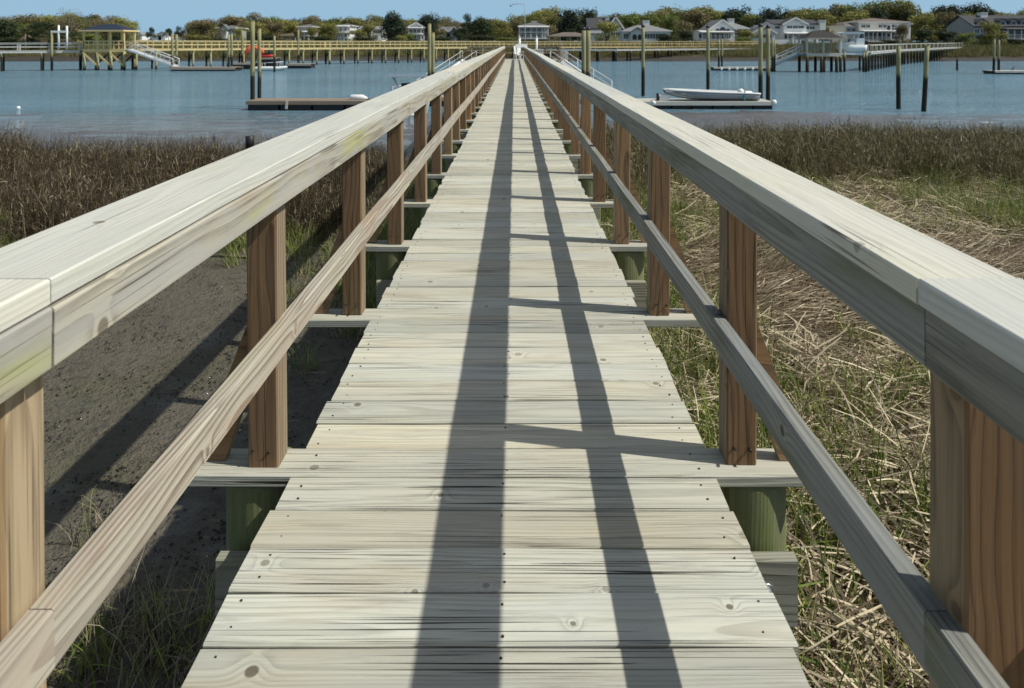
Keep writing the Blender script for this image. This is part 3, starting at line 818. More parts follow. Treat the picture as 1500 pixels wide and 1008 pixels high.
# ------------------------------------------------------------------ piles, floats, piers and boats
def pile(label, px, Z, top_py, r, group='mooring piles standing in the creek', cap=False, lean=0.0, base_py=None):
    x, zt = PX(px, Z), PZ(top_py, Z)
    zb = float(gh(x, Z)) - 0.6
    t = thing('mooring_pile', label, 'mooring pile', (x, Z, zb), 0, group)
    h = zt - zb
    mb = MB()
    zs = np.linspace(0, h, 7)
    rr = [r * (1.04 - 0.09 * i / 6) for i in range(7)]
    mb.tube([(lean * (h - z) * -1, 0.01 * math.sin(z * 2.1 + px), z) for z in zs], rr, 12)
    mb.build('pole', M_TIDAL, t)
    if cap:
        mb = MB(); mb.tube([(0, 0, h - 0.1), (0, 0, h + 0.004), (0, 0, h + 0.12)], [r * 1.08, r * 1.1, r * 0.25], 12)
        mb.build('cap', M_BLACK, t)
    else:
        mb = MB(); mb.tube([(0, 0, h), (0, 0, h + 0.05)], [r * 0.93, r * 0.8], 12); mb.build('pole_head', M_TIDAL, t)
    return t

# -- the two posts of the brown float, the pairs and singles further out
pile('taller thick pale pile of the two on the low brown float', 370, 37.6, 32, 0.115)
pile('slimmer pile standing just behind the tall one on the low brown float', 380, 38.6, 43, 0.10)
pile('slender olive pile in open water past the white skiff', 402, 83, 53, 0.125)
pile('olive pile at the foot of the aluminium gangway beside the far brown float', 252.5, 86.8, 50, 0.15)
pile('pale pile right behind the foot of the aluminium gangway', 258.5, 90.5, 51, 0.15)
pile('olive pile at the far end of the far brown float', 335, 86.8, 51, 0.14)
pile('pale pile close beside the one ending the far brown float', 339.5, 88.5, 50, 0.14)
pile('dark thin pile next to the orange kayaks', 355, 94, 45, 0.15)
pile('dark thin pile by the small float behind the white skiff', 437, 97, 44, 0.13)
pile('tall mossy pile rising above the handrail beside the moored boat', 629, 40.0, 36, 0.105)
pile('shorter green pile paired with the tall mossy one beside the moored boat', 634.2, 40.3, 49, 0.105)
pile('darker black capped pile of the pair rising over the sunny handrail', 855, 41, 42, 0.13, cap=True)
pile('paler olive pile of the pair rising over the sunny handrail', 861.5, 41.6, 42, 0.14, cap=True)
pile('lone black capped pile behind the bow end of the grey float', 942, 46.5, 38, 0.115, cap=True)
pile('lone black capped pile behind the middle of the grey jon boat', 1037, 47.5, 39, 0.115, cap=True)
pile('tall olive pile on the outer end of the grey float', 1114, 39.7, 37, 0.12, cap=True)
pile('dark capped pile at the very corner of the grey float', 1125, 39.75, 39, 0.115, cap=True)
pile('thin dark pile at the foot of the boathouse gangway', 1131.5, 84, 58, 0.14)
pile('second thin pile at the foot of the boathouse gangway', 1134.5, 85, 60, 0.12)
pile('single pile with a dark tide line standing alone before the reeds', 1316, 37.5, 68, 0.11)
pile('stout leaning pile with a dark tide line standing alone before the reeds', 1358, 36.2, 68, 0.115, lean=0.05)
pile('slender pile at the corner of the far float where the bird sits', 1456.5, 78, 58, 0.13, lean=0.02)
pile('slender pile further along the float where the bird sits', 1463, 79, 59, 0.13)
pile('short dark marker stake alone in front of the far marsh', 1402, 88, 87, 0.12)
pile('thin pile standing on the narrow float with white fenders', 1053, 87.5, 58, 0.12)
pile('paler thin pile beside it on the narrow float with white fenders', 1057.5, 88.5, 57, 0.12)

def float_dock(label, px0, px1, Z, top_h, depth, planks=True, rz=0.0, wood_m=None, tubs=4, thick=0.16, cat='floating dock'):
    wood_m = wood_m or M_FLOATW
    x0, x1 = PX(px0, Z), PX(px1, Z)
    L = (x1 - x0)
    t = thing('floating_dock', label, cat, ((x0 + x1) / 2, Z, WATER_Z), rz, 'floating docks on the creek')
    n = int(depth / 0.15)
    me = None
    for i in range(n):
        mb = MB(); mb.box((0, 0, 0), (L, 0.14, 0.032)); me = me or mb.mesh('board', wood_m)
        place('plank', me, t, (0, 0.05 + (i + 0.5) * 0.15, top_h - 0.016 + R.uniform(-0.003, 0.003)))
    me2 = None
    for y in (0.022, depth - 0.02):
        mb = MB(); mb.box((0, 0, 0), (L + 0.02, 0.045, thick)); me2 = me2 or mb.mesh('side', wood_m)
        place('side_board', me2, t, (0, y, top_h - thick / 2 - 0.035))
    for i in range(tubs):
        mb = MB(); w = L / tubs * 0.93; d = depth * 0.86; h0 = top_h - thick + 0.03
        mb.prism([(-w / 2, -d / 2, -0.22), (w / 2, -d / 2, -0.22), (w / 2, -d / 2, h0 - 0.05), (w / 2 - 0.06, -d / 2, h0), (-w / 2 + 0.06, -d / 2, h0), (-w / 2, -d / 2, h0 - 0.05)], (0, d, 0))
        mb.build('float_tub', M_BLACK, t, (-L / 2 + L / tubs * (i + 0.5), depth / 2, 0))
    return t

M_BROWNW = wood('brown_float_wood', (0.30, 0.235, 0.17), (0.12, 0.085, 0.06), late=0.4, grey=(0.25, 0.22, 0.18), grey_amt=0.5, knots=0.3, crack=0.4, tone=0.15, bump=0.3, grime=0.4)
f1 = float_dock('long low brown floating dock lying between its two piles and the handrail', 360, 600, 36.6, 0.50, 1.9, rz=0.0, tubs=5, wood_m=M_BROWNW)
tagm = MB(); tagm.box((0, -0.035, 0), (0.12, 0.05, 0.42)); tagm.build('fender', M_GREYWOOD, f1, (-2.1, 0, 0.30), (0, 0.08, 0))
f2 = float_dock('far brown floating dock at the foot of the aluminium gangway', 249, 344, 85.5, 0.46, 2.6, tubs=5, thick=0.25)
f3 = float_dock('dark float carrying the orange kayaks', 340, 369, 91.5, 0.75, 2.4, tubs=2)
f4 = float_dock('small grey float moored past the white skiff', 419, 455, 94, 0.62, 2.4, tubs=3, thick=0.22)
f5 = float_dock('grey weathered floating dock carrying the long jon boat', 925, 1134, 37.3, 0.40, 2.2, wood_m=M_GREYWOOD, tubs=7)
f6 = float_dock('narrow far float with a row of white fenders', 1046, 1136, 87, 0.42, 1.8, wood_m=M_GREYWOOD, tubs=5)
for i in range(7):
    mb = MB(); mb.tube([(0, 0, -0.18), (0, 0, -0.14), (0, 0, 0.14), (0, 0, 0.18)], [0.05, 0.13, 0.13, 0.05], 8)
    mb.build('fender', M_WHITE, f6, (-2.9 + i * 0.95, -0.14, 0.22))
f7 = float_dock('far float where a dark bird sits, between two slender piles and open water', 1458, 1540, 77.5, 0.36, 2.2, wood_m=M_GREYWOOD, tubs=4)

# the bird on the float
b = thing('bird', 'small dark bird perched on the far grey float', 'bird', (PX(1484, 78.2), 78.2, WATER_Z + 0.37), 0.4)
mb = MB()
mb.tube([(-0.36, 0, 0.10), (-0.22, 0, 0.16), (-0.05, 0, 0.22), (0.10, 0, 0.27), (0.17, 0, 0.36), (0.19, 0, 0.47), (0.25, 0, 0.5), (0.36, 0, 0.49)], [0.02, 0.06, 0.115, 0.10, 0.055, 0.045, 0.05, 0.012], 10)
mb.tube([(0.0, 0.04, 0.15), (0.0, 0.045, 0.0)], 0.012, 5); mb.tube([(0.0, -0.04, 0.15), (0.0, -0.045, 0.0)], 0.012, 5)
mb.build('body', M_BLACK, b)

# white markers and balls on the grey float
def buoy(label, px, Z, z, r, group=None):
    o = MB().ball((0, 0, 0), r, 14, 9)
    t = thing('mooring_buoy', label, 'buoy', (PX(px, Z), Z, z), 0, group)
    o.build('ball', M_WHITE, t)
    mb = MB(); mb.tube([(0, 0, r * 0.95), (0, 0, r * 1.25)], [r * 0.22, r * 0.16], 8); mb.build('eye', M_BLACK, t)
    return t
buoy('white ball buoy at the bow end of the grey float', 957, 37.15, WATER_Z + 0.36, 0.13)
buoy('round white buoy resting on the stern of the jon boat', 1085, 38.3, WATER_Z + 0.86, 0.17)
buoy('white ball fender hung off the corner of the grey float', 1133.5, 37.4, WATER_Z + 0.36, 0.15)
buoy('tiny white buoy floating alone on the open creek', 27, 37.5, WATER_Z + 0.06, 0.10)
buoy('tiny dark tipped buoy beyond it near the white railed pier', 4, 90, WATER_Z + 0.05, 0.16)

# ---- boats
def hull_mesh(L, B, H, mat_out, mat_in, bow=1.0, flat=0.35, rake=0.35, sheer=0.18, n=12, floor_h=0.25):
    """bow at +x; solid open hull with side thickness and a sole"""
    mb = MB(); secs = []
    for i in range(n + 1):
        s = i / n
        b_ = B / 2 * (1 - max(0, (s - 0.45) / 0.55) ** 2.2 * bow)
        b_ = max(b_, 0.015)
        x = -L / 2 + L * s
        zs = H * (1 + sheer * max(0, s - 0.3) ** 1.6)
        zk = H * 0.62 * max(0, (s - 0.6) / 0.4) ** 2.4 * rake / 0.35 * 0.9
        zc = zk + (H * 0.28) * (1 + 0.7 * max(0, s - 0.5))
        xs = x
        ti = min(0.05, b_ * 0.5)
        fl = min(zs - 0.04, max(zk + 0.05, H * floor_h))
        secs.append(mb.vs([(xs, 0, zk), (xs, b_ * 0.82, zc), (xs, b_, zs), (xs, b_ - ti, zs), (xs, max(b_ * 0.86 - ti, 0.004), fl),
                           (xs, 0, fl), (xs, -max(b_ * 0.86 - ti, 0.004), fl), (xs, -(b_ - ti), zs), (xs, -b_, zs), (xs, -b_ * 0.82, zc)]))
    for i in range(n):
        for k in range(10):
            k2 = (k + 1) % 10
            mi = 1 if k in (3, 4, 5, 6) else 0
            mb.face((secs[i] + k, secs[i] + k2, secs[i + 1] + k2, secs[i + 1] + k), mi, k not in (2, 7))
    mb.face([secs[0] + k for k in reversed(range(10))], 0); mb.face([secs[n] + k for k in range(10)], 0)
    # transom inside
    return mb.mesh('hull', [mat_out, mat_in])
def outboard(parent, x, z, s=1.0, mat=None):
    mb = MB()
    mb.prism([(-0.22 * s, -0.16 * s, 0.25 * s), (0.12 * s, -0.16 * s, 0.25 * s), (0.16 * s, -0.16 * s, 0.55 * s), (-0.05 * s, -0.16 * s, 0.72 * s), (-0.25 * s, -0.16 * s, 0.62 * s)], (0, 0.32 * s, 0))
    mb.box((-0.02 * s, 0, 0.0), (0.16 * s, 0.12 * s, 0.55 * s)); mb.box((-0.02 * s, 0, -0.3 * s), (0.34 * s, 0.05 * s, 0.14 * s))
    mb.build('outboard', mat or M_BLACK, parent, (x, 0, z))

# long grey jon boat lying along the grey float (bow to the left)
jb = thing('jon_boat', 'long shallow grey jon boat with white gunwales lying on the grey float', 'jon boat', (PX(1040, 38.2), 38.2, WATER_Z + 0.42), math.pi + 0.03)
jb.rotation_euler = (0.0, -0.028, math.pi + 0.02)
place('hull', hull_mesh(4.95, 1.35, 0.44, M_GREYHULL, M_ALU, bow=0.45, sheer=0.25, rake=0.45), jb)
mb = MB()
for sgn in (-1, 1):
    pts = []
    for i in range(11):
        s = i / 10
        pts.append((-2.475 + 4.95 * s, sgn * 0.68 * (1 - max(0, (s - 0.45) / 0.55) ** 2.2 * 0.45), 0.44 * (1 + 0.25 * max(0, s - 0.3) ** 1.6) + 0.01))
    mb.tube(pts, 0.04, 6)
mb.build('gunwale', M_WHITE, jb)
for x in (-1.4, 0.1, 1.5):
    mb = MB(); mb.box((x, 0, 0.32), (0.32, 1.02, 0.05)); mb.build('bench', M_ALU, jb)
mb = MB(); mb.box((2.1, 0, 0.44), (0.7, 0.85, 0.05)); mb.build('bow_deck', M_WHITE, jb)
mb = MB(); mb.box((-1.62, 0.69, 0.18), (0.06, 0.03, 0.75)); mb.build('strap', M_TEAL, jb)
wb = thing('dock_box', 'small white box standing at the bow of the jon boat', 'dock box', (PX(972, 38), 38.0, WATER_Z + 0.40))
mb = MB(); mb.box((0, 0, 0.13), (0.5, 0.4, 0.26)); mb.build('box', M_WHITE, wb)
mb = MB(); mb.box((0, 0, 0.285), (0.54, 0.44, 0.05)); mb.build('lid', M_WHITE, wb)
mb = MB(); mb.box((-0.32, 0, 0.2), (0.09, 0.3, 0.4)); mb.build('bracket', M_BLACK, wb)

def console_boat(label, loc, rz, L=6.4, B=2.3, H=0.95, canopy=None, top_h=2.2, thick=0.055, bulk=False):
    t = thing('centre_console_boat', label, 'motor boat', loc, rz, 'centre console boats')
    canopy = canopy or M_WHITEGEL
    place('hull', hull_mesh(L, B, H, M_WHITEGEL, M_WHITEGEL, floor_h=0.35), t)
    mb = MB(); mb.prism([(-0.55, -0.42, 0.36), (0.45, -0.42, 0.36), (0.3, -0.42, 1.25), (-0.25, -0.42, 1.42), (-0.5, -0.42, 1.3)], (0, 0.84, 0)); cs = mb.build('console', M_WHITEGEL, t)
    mb = MB(); mb.prism([(0.33, -0.36, 1.27), (0.38, -0.36, 1.27), (0.12, -0.36, 1.68), (0.07, -0.36, 1.68)], (0, 0.72, 0)); mb.build('windscreen', M_BLACK, cs)
    mb = MB(); mb.box((-1.15, 0, 0.75), (0.45, 0.85, 0.78)); mb.build('seat', M_WHITEGEL, t)
    mb = MB(); mb.prism([(-1.25, -1.0, top_h), (1.15, -1.0, top_h), (1.25, -0.9, top_h + thick * 0.45), (1.1, -0.95, top_h + thick), (-1.2, -0.95, top_h + thick)], (0, 2.0, 0)); mb.build('t_top', canopy, t)
    if bulk:
        mb = MB(); mb.box((-0.95, 0, 1.1), (0.9, 1.3, 1.4)); mb.box((0.75, 0, 0.95), (0.9, 1.2, 0.7)); mb.build('cabin_box', M_WHITEGEL, t)
    mb = MB()
    for sx in (-0.55, 0.5):
        for sy in (-0.5, 0.5):
            mb.tube([(sx, sy, 0.4), (sx * 1.05, sy * 1.1, 1.5), (sx * 1.5, sy * 1.6, top_h)], 0.06 if bulk else 0.032, 6)
    mb.tube([(-0.82, -0.8, top_h - 0.02), (-0.82, 0.8, top_h - 0.02)], 0.025, 6); mb.tube([(0.75, -0.8, top_h - 0.02), (0.75, 0.8, top_h - 0.02)], 0.025, 6)
    mb.build('t_top_frame', M_WHITEGEL if bulk else M_ALU, t)
    mb = MB()
    pts = [(0.9 + 2.2 * i / 6, B / 2 * 0.9 * (1 - (i / 6) ** 2.2 * 0.97), H * 1.1 + 0.35) for i in range(7)]
    for sgn in (-1, 1):
        q = [(p[0], sgn * p[1], p[2]) for p in pts]; mb.tube(q, 0.018, 5)
        for p in q[::2]: mb.tube([(p[0], p[1], H * 0.98), p], 0.016, 5)
    mb.build('bow_rail', M_ALU, t)
    outboard(t, -L / 2 - 0.1, 0.65, 1.2)
    return t
cb = console_boat('white boat with a slate blue T-top moored behind the shaded handrail', (PX(597, 36.5), 36.8, WATER_Z - 0.28), math.radians(99), L=5.6, B=2.0, H=0.95, canopy=M_BLUECANVAS, top_h=2.05)
cb2 = console_boat('white fishing boat hoisted on the lift beside the grey boathouse', (PX(1248, 83.5), 84.0, PZ(78.5, 83.5)), math.radians(175), L=3.2, B=1.9, H=1.0, top_h=2.3, thick=0.2, bulk=True)

# white open skiff on the far float, red and black jet ski, orange kayaks
sk = thing('skiff', 'low white open skiff lying between the small floats', 'skiff', (PX(397, 87.5), 87.5, WATER_Z - 0.08), math.radians(2))
place('hull', hull_mesh(3.9, 1.5, 0.55, M_WHITEGEL, M_WHITEGEL, bow=0.8), sk)
mb = MB(); mb.box((0.3, 0, 0.42), (0.35, 1.1, 0.05)); mb.box((-1.1, 0, 0.42), (0.35, 1.1, 0.05)); mb.build('bench', M_WHITEGEL, sk)
mb = MB()
for sx in (-0.9, 0.9):
    for sy in (-0.55, 0.55): mb.tube([(sx, sy, 0.45), (sx, sy, 1.0)], 0.025, 6)
for sy in (-0.55, 0.55): mb.tube([(-1.1, sy, 1.0), (1.3, sy, 1.12)], 0.03, 6)
mb.build('frame', M_ALU, sk)
js = thing('jet_ski', 'black jet ski with a red hull parked in front of the yellow pier', 'jet ski', (PX(392, 93), 93.0, PZ(84.5, 93)), 0.1)
place('hull', hull_mesh(1.75, 0.95, 0.36, M_RED, M_BLACK, bow=0.9, floor_h=0.8), js)
mb = MB(); mb.prism([(-0.7, -0.2, 0.3), (0.35, -0.2, 0.3), (0.5, -0.2, 0.55), (0.15, -0.2, 0.95), (0.0, -0.2, 0.62), (-0.65, -0.2, 0.6)], (0, 0.4, 0)); mb.build('seat', M_BLACK, js)
mb = MB(); mb.tube([(0.2, -0.4, 1.02), (0.12, 0, 0.92), (0.2, 0.4, 1.02)], 0.035, 6); mb.build('handlebar', M_BLACK, js)
jf = float_dock('low float under the jet ski', 381, 405, 92.2, PZ(84.5, 93) - WATER_Z, 1.8, tubs=2)
def kayak(label, px0, py0, px1, py1, Z):
    a = Vector((PX(px0, Z), Z, PZ(py0, Z))); c = Vector((PX(px1, Z), Z + 0.15, PZ(py1, Z)))
    t = thing('kayak', label, 'kayak', a, 0, 'orange kayaks propped on the dark float')
    d = c - a
    mb = MB(); n = 9
    mb.tube([d * (i / n) for i in range(n + 1)], [0.03 + 0.27 * math.sin(math.pi * i / n) ** 0.6 for i in range(n + 1)], 10)
    mb.build('hull', M_ORANGE, t)
    mb = MB(); m_ = d * 0.5; mb.ball(m_ + Vector((0, -0.2, 0.0)), 0.16, 10, 6, 0, (1.2, 0.6, 1)); mb.build('cockpit', M_BLACK, t)
kayak('orange kayak propped steeply on the dark float', 358, 79.5, 369, 66, 92.6)
kayak('orange kayak lying level over the dark float', 368, 70, 381, 71.5, 92.9)
kayak('short orange kayak tipped down beside the jet ski', 380.5, 69, 385, 79, 92.4)
rk = thing('kayak_rack', 'thin dark rack under the orange kayaks', 'rack', (PX(368, 93.3), 93.3, WATER_Z + 0.74))
mb = MB()
for dx in (-0.8, 0.0, 0.9): mb.tube([(dx, 0, 0), (dx, 0, 1.6)], 0.05, 6)
mb.build('upright', M_BLACK, rk)
mb = MB(); mb.tube([(-0.85, 0, 1.2), (1.0, 0, 1.2)], 0.045, 6); mb.build('crossbar', M_BLACK, rk)
wc = thing('dinghy', 'small white dinghy turned over on the low brown float', 'dinghy', (PX(525, 37.4), 37.5, WATER_Z + 0.50), 0.0)
mb = MB(); mb.tube([(-0.45, 0, 0.08), (-0.40, 0, 0.1), (0.2, 0, 0.1), (0.46, 0, 0.06)], [0.1, 0.16, 0.16, 0.05], 12); mb.build('hull', M_WHITEGEL, wc)
mb = MB(); mb.box((-0.1, 0, 0.255), (0.5, 0.05, 0.03)); mb.build('keel', M_WHITEGEL, wc)

# ---- piers
def pier(name, label, pts, deck_z, mat, width=1.6, bent=2.4, rail_h=1.0, pile_r=0.12, pale=None, rails=True, cross=False, group=None, slim=False, front=None):
    t = thing(name, label, 'pier', (pts[0][0], pts[0][1], 0), 0, group)
    o = Vector((pts[0][0], pts[0][1], 0))
    deck, rail = MB(), MB()
    pile_me = {}
    for (ax, ay, az), (bx, by, bz) in zip(pts[:-1], pts[1:]):
        A, B_ = Vector((ax, ay, az)) - o, Vector((bx, by, bz)) - o
        d = B_ - A; L = d.length; u = d.normalized(); s = Vector((-u.y, u.x, 0)).normalized()
        deck.bar(A + Vector((0, 0, -0.03)), B_ + Vector((0, 0, -0.03)), width, 0.05)
        for sg in (-1, 1):
            deck.bar(A + s * sg * (width / 2 - 0.06) + Vector((0, 0, -0.17)), B_ + s * sg * (width / 2 - 0.06) + Vector((0, 0, -0.17)), 0.06, 0.12 if slim else 0.22)
            if rails:
                off = s * sg * (width / 2 - 0.03)
                if slim:
                    rail.bar(A + off + Vector((0, 0, rail_h)), B_ + off + Vector((0, 0, rail_h)), 0.07, 0.05)
                    m = max(1, int(L / (bent * 1.5)))
                    for i in range(m + 1):
                        c = A + d * (i / m) + off
                        rail.bar(c, c + Vector((0, 0, rail_h)), 0.07, 0.07)
                    continue
                rail.bar(A + off + Vector((0, 0, rail_h)), B_ + off + Vector((0, 0, rail_h)), 0.16, 0.06)
                rail.bar(A + off + Vector((0, 0, rail_h - 0.11)), B_ + off + Vector((0, 0, rail_h - 0.11)), 0.045, 0.12)
                rail.bar(A + off + Vector((0, 0, rail_h * 0.48)), B_ + off + Vector((0, 0, rail_h * 0.48)), 0.045, 0.12)
                m = max(1, int(L / (bent * 0.75)))
                for i in range(m + 1):
                    c = A + d * (i / m) + off
                    rail.bar(c, c + Vector((0, 0, rail_h)), 0.1, 0.1)
        m = max(1, round(L / bent))
        for i in range(m + 1):
            c = A + d * ((i + 0.0) / m)
            for sg in (-1, 1):
                q = c + s * sg * (width / 2 - 0.25)
                zb = min(float(gh(q.x + o.x, q.y + o.y)) - 0.4, c.z - 0.4)
                mb = MB(); mb.tube([(0, 0, 0), (0, 0, -1)], [pile_r, pile_r * 1.06], 8)
                m_ = front if (front and sg == (-1 if u.x > 0 else 1)) else M_TIDAL
                if m_.name not in pile_me: pile_me[m_.name] = mb.mesh('pile', m_)
                po = place('pile', pile_me[m_.name], t, (q.x, q.y, c.z - 0.05)); po.scale = (1, 1, c.z - 0.05 - zb)
                if cross and sg == 1:
                    q2 = c - s * (width / 2 - 0.25)
                    brace = MB(); brace.bar(q + Vector((0, 0, -0.4)), q2 + Vector((0, 0, -1.5)), 0.05, 0.14)
                    brace.bar(q2 + Vector((0, 0, -0.4)) + u * 0.08, q + Vector((0, 0, -1.5)) + u * 0.08, 0.05, 0.14); brace.build('cross_brace', M_TIDAL, t)
            mb = MB(); mb.bar(c + s * (width / 2) + Vector((0, 0, -0.36)), c - s * (width / 2) + Vector((0, 0, -0.36)), 0.1, 0.16); mb.build('cap_beam', mat, t)
    deck.build('deck', mat, t)
    if rails: rail.build('railing', pale or mat, t)
    return t
def P3(px, Z, z): return (PX(px, Z), Z, z)
pier('wooden_pier', 'long new yellow wooden pier running from the blue roofed pavilion towards the houses',
     [P3(197, 90, 0.36), P3(480, 112, 0.32), P3(735, 133, 0.30), P3(1108, 160, 0.28)], 0.3, M_NEW, width=1.7, bent=2.5, cross=True, front=M_NEWPILE)
pier('wooden_pier', 'white railed grey pier running up to the pavilion from the palmetto shore',
     [P3(118, 89, 0.15), P3(-120, 82, 0.15)], 0.15, M_GREYWOOD, width=1.6, bent=4.2, rail_h=0.92, cross=True)
pier('wooden_pier', 'pale pier on many piles running back from the grey boathouse to the lawn',
     [P3(1266, 86, -0.05), P3(1320, 112, 0.0), P3(1404, 150, 0.1)], 0.0, M_GREYWOOD, width=1.5, bent=2.3, rail_h=0.85, slim=True)
pier('wooden_pier', 'low pale pier crossing the far marsh below the yellow one',
     [P3(800, 126, -0.1), P3(900, 128, -0.12), P3(1135, 152, -0.1)], 0.0, M_GREYWOOD, width=1.4, bent=3.4, rails=False, pile_r=0.16)

def gangway(label, p0, p1, width=1.1, rail_h=0.95, mat=None, truss=True, tr=0.045, sp=1.3):
    mat = mat or M_ALU
    t = thing('gangway', label, 'gangway', p0)
    A, B_ = Vector((0, 0, 0)), Vector(p1) - Vector(p0)
    d = B_; u = d.normalized(); s = Vector((-u.y, u.x, 0)).normalized()
    mb = MB(); mb.bar(A, B_, width, 0.05); mb.build('walkway', mat, t)
    for sg in (-1, 1):
        mb = MB(); off = s * sg * width / 2
        mb.bar(A + off + Vector((0, 0, 0.02)), B_ + off + Vector((0, 0, 0.02)), 0.07, 0.2)
        mb.tube([A + off + Vector((0, 0, rail_h)), B_ + off + Vector((0, 0, rail_h))], tr, 6)
        mb.tube([A + off + Vector((0, 0, rail_h * 0.55)), B_ + off + Vector((0, 0, rail_h * 0.55))], tr * 0.6, 6)
        n = max(3, int(d.length / sp))
        for i in range(n + 1):
            c = A + d * (i / n) + off
            mb.tube([c, c + Vector((0, 0, rail_h))], tr * 0.75, 6)
            if truss and i < n: mb.tube([c, A + d * ((i + 1) / n) + off + Vector((0, 0, rail_h))], 0.022, 5)
        mb.build('side_rail', M_WHITE, t)
    return t
gangway('white aluminium gangway sloping from the pavilion down to the far brown float', P3(189, 87.5, 0.30), P3(258, 86.6, WATER_Z + 0.52), 1.2, 0.95)
gangway('grey gangway sloping from the boathouse down to the narrow float', P3(1171, 84, -0.15), P3(1128, 87.8, WATER_Z + 0.5), 1.0, 0.9)
gangway('white railed gangway sloping down from the pier head towards the grey float', (3.0, 50.5, -0.12), P3(884, 40.2, WATER_Z + 0.6), 1.0, 0.72, truss=False, tr=0.028, sp=4.5)
gangway('white railed gangway sloping down from the pier head towards the moored boat', (-3.2, 50.5, -0.12), P3(622, 40.5, WATER_Z + 0.62), 1.0, 0.72, M_ALU, truss=False, tr=0.015, sp=4.5)
float_dock('narrow float joining the shaded gangway to the moored boat', 600, 660, 38.9, 0.5, 1.8, tubs=2)

# ---- head of the boardwalk
ph = thing('pier_head', 'square wooden platform with benches at the far end of the boardwalk', 'pier head', (0, 49.75, 0))
for i in range(28):
    place('plank', lumber_mesh(6.7, 0.139, 0.036, M_DECK, 500 + i % 2), ph, (-0.05, 0.07 + i * 0.1435, -0.075))
for x in (-3.2, -1.1, 1.1, 3.1):
    for y in (0.2, 3.8):
        mb = MB(); zb = float(gh(x, 49.75 + y)) - 0.5
        mb.tube([(0, 0, 0), (0, 0, zb + 0.1)], [0.13, 0.14], 10); mb.build('pile', M_TIDAL, ph, (x, y, -0.1))
for (xa, xb, ya, yb) in ((-3.35, 3.25, 4.0, 4.0), (-3.35, -3.35, 1.5, 4.0), (3.25, 3.25, 1.5, 4.0)):
    mb = MB()
    mb.bar((xa, ya, 0.86), (xb, yb, 0.86), 0.15, 0.04); mb.bar((xa, ya, 0.78), (xb, yb, 0.78), 0.04, 0.1); mb.bar((xa, ya, 0.4), (xb, yb, 0.4), 0.04, 0.1)
    n = 4 if xa != xb else 2
    for i in range(n + 1):
        mb.bar((xa + (xb - xa) * i / n, ya + (yb - ya) * i / n, -0.06), (xa + (xb - xa) * i / n, ya + (yb - ya) * i / n, 0.84), 0.09, 0.09)
    mb.build('railing', M_BROWNW, ph)
for sg, xa, xb in ((-1, -3.35, -1.0), (1, 0.75, 3.2)):
    mb = MB(); mb.bar((xa, 0.15, 0.62), (xb, 0.15, 0.62), 0.36, 0.06); b_ = mb.build('bench_top', M_FLOATW, ph)
    for x in (xa + 0.12, xb - 0.12):
        mb = MB(); mb.bar((x, 0.15, -0.06), (x, 0.15, 0.59), 0.24, 0.24); mb.build('bench_leg', M_POST, ph)
M_DULL = plain('dull_grey_metal', (0.28, 0.32, 0.35), 0.6, 0.2)
lp = thing('dock_lamp', 'tall thin dock lamp with a long arm rising from the pier head', 'lamp', (PX(769, 51.5), 51.5, -0.06))
mb = MB(); h = PZ(6, 51.5) + 0.06; mb.tube([(0, 0, 0), (0, 0, h * 0.5), (0, 0, h)], [0.032, 0.028, 0.025], 8); mb.build('mast', M_DULL, lp)
mb = MB(); mb.tube([(0, 0, h - 0.02), (-0.35, 0, h + 0.02), (-0.95, 0, h - 0.03)], 0.02, 6); mb.build('arm', M_DULL, lp)
mb = MB(); mb.tube([(-1.0, 0, h - 0.03), (-1.0, 0, h - 0.09), (-1.0, 0, h - 0.17)], [0.04, 0.08, 0.11], 10); mb.build('lamp_shade', M_DULL, lp)
for label, px, top in (('short white capped post behind the dock lamp', 761, 55.5), ('white capped post past the sunny gangway head', 786, 55.5)):
    t = thing('white_post', label, 'post', (PX(px, 53.0), 53.0, -0.06), 0, 'white posts on the pier head')
    h = PZ(top, 53.0) + 0.06
    mb = MB(); mb.tube([(0, 0, 0), (0, 0, h)], 0.085, 10); mb.build('pole', M_WHITE, t)
    mb = MB(); mb.tube([(0, 0, h), (0, 0, h + 0.1)], [0.1, 0.02], 10); mb.build('cap', M_WHITE, t)
def chair(label, x, y, z, rz, mat):
    t = thing('deck_chair', label, 'chair', (x, y, z), rz, 'deck chairs')
    mb = MB()
    for i in range(5): mb.box((0.0 + 0.1 * i - 0.2, 0, 0.40 - 0.02 * i), (0.085, 0.5, 0.025))
    mb.build('seat', mat, t)
    mb = MB()
    for i in range(4): mb.bar((-0.2, -0.19 + 0.127 * i, 0.38), (-0.42, -0.19 + 0.127 * i, 0.98), 0.105, 0.022)
    mb.build('backrest', mat, t)
    for sx, sy in ((0.22, -0.27), (0.22, 0.27), (-0.28, -0.27), (-0.28, 0.27)):
        mb = MB(); mb.bar((sx, sy, 0), (sx, sy, 0.56), 0.06, 0.04); mb.build('leg', mat, t)
    for sy in (-0.3, 0.3):
        mb = MB(); mb.box((-0.02, sy, 0.58), (0.66, 0.12, 0.025)); mb.build('armrest', mat, t)
chair('white slatted chair standing on the pier head', PX(760, 51.8), 51.8, -0.055, -1.2, M_WHITE)
ft = thing('fish_table', 'white fish cleaning table at the inner corner of the pier head', 'table', (PX(764, 50.6), 50.6, -0.055))
mb = MB(); mb.box((0, 0, 0.9), (0.85, 0.6, 0.05)); mb.build('tabletop', M_WHITE, ft)
mb = MB(); mb.box((0, 0.28, 1.02), (0.85, 0.03, 0.2)); mb.build('backboard', M_WHITE, ft)
for sx in (-0.36, 0.36):
    for sy in (-0.24, 0.24):
        mb = MB(); mb.bar((sx, sy, 0), (sx, sy, 0.875), 0.07, 0.07); mb.build('leg', M_WHITE, ft)
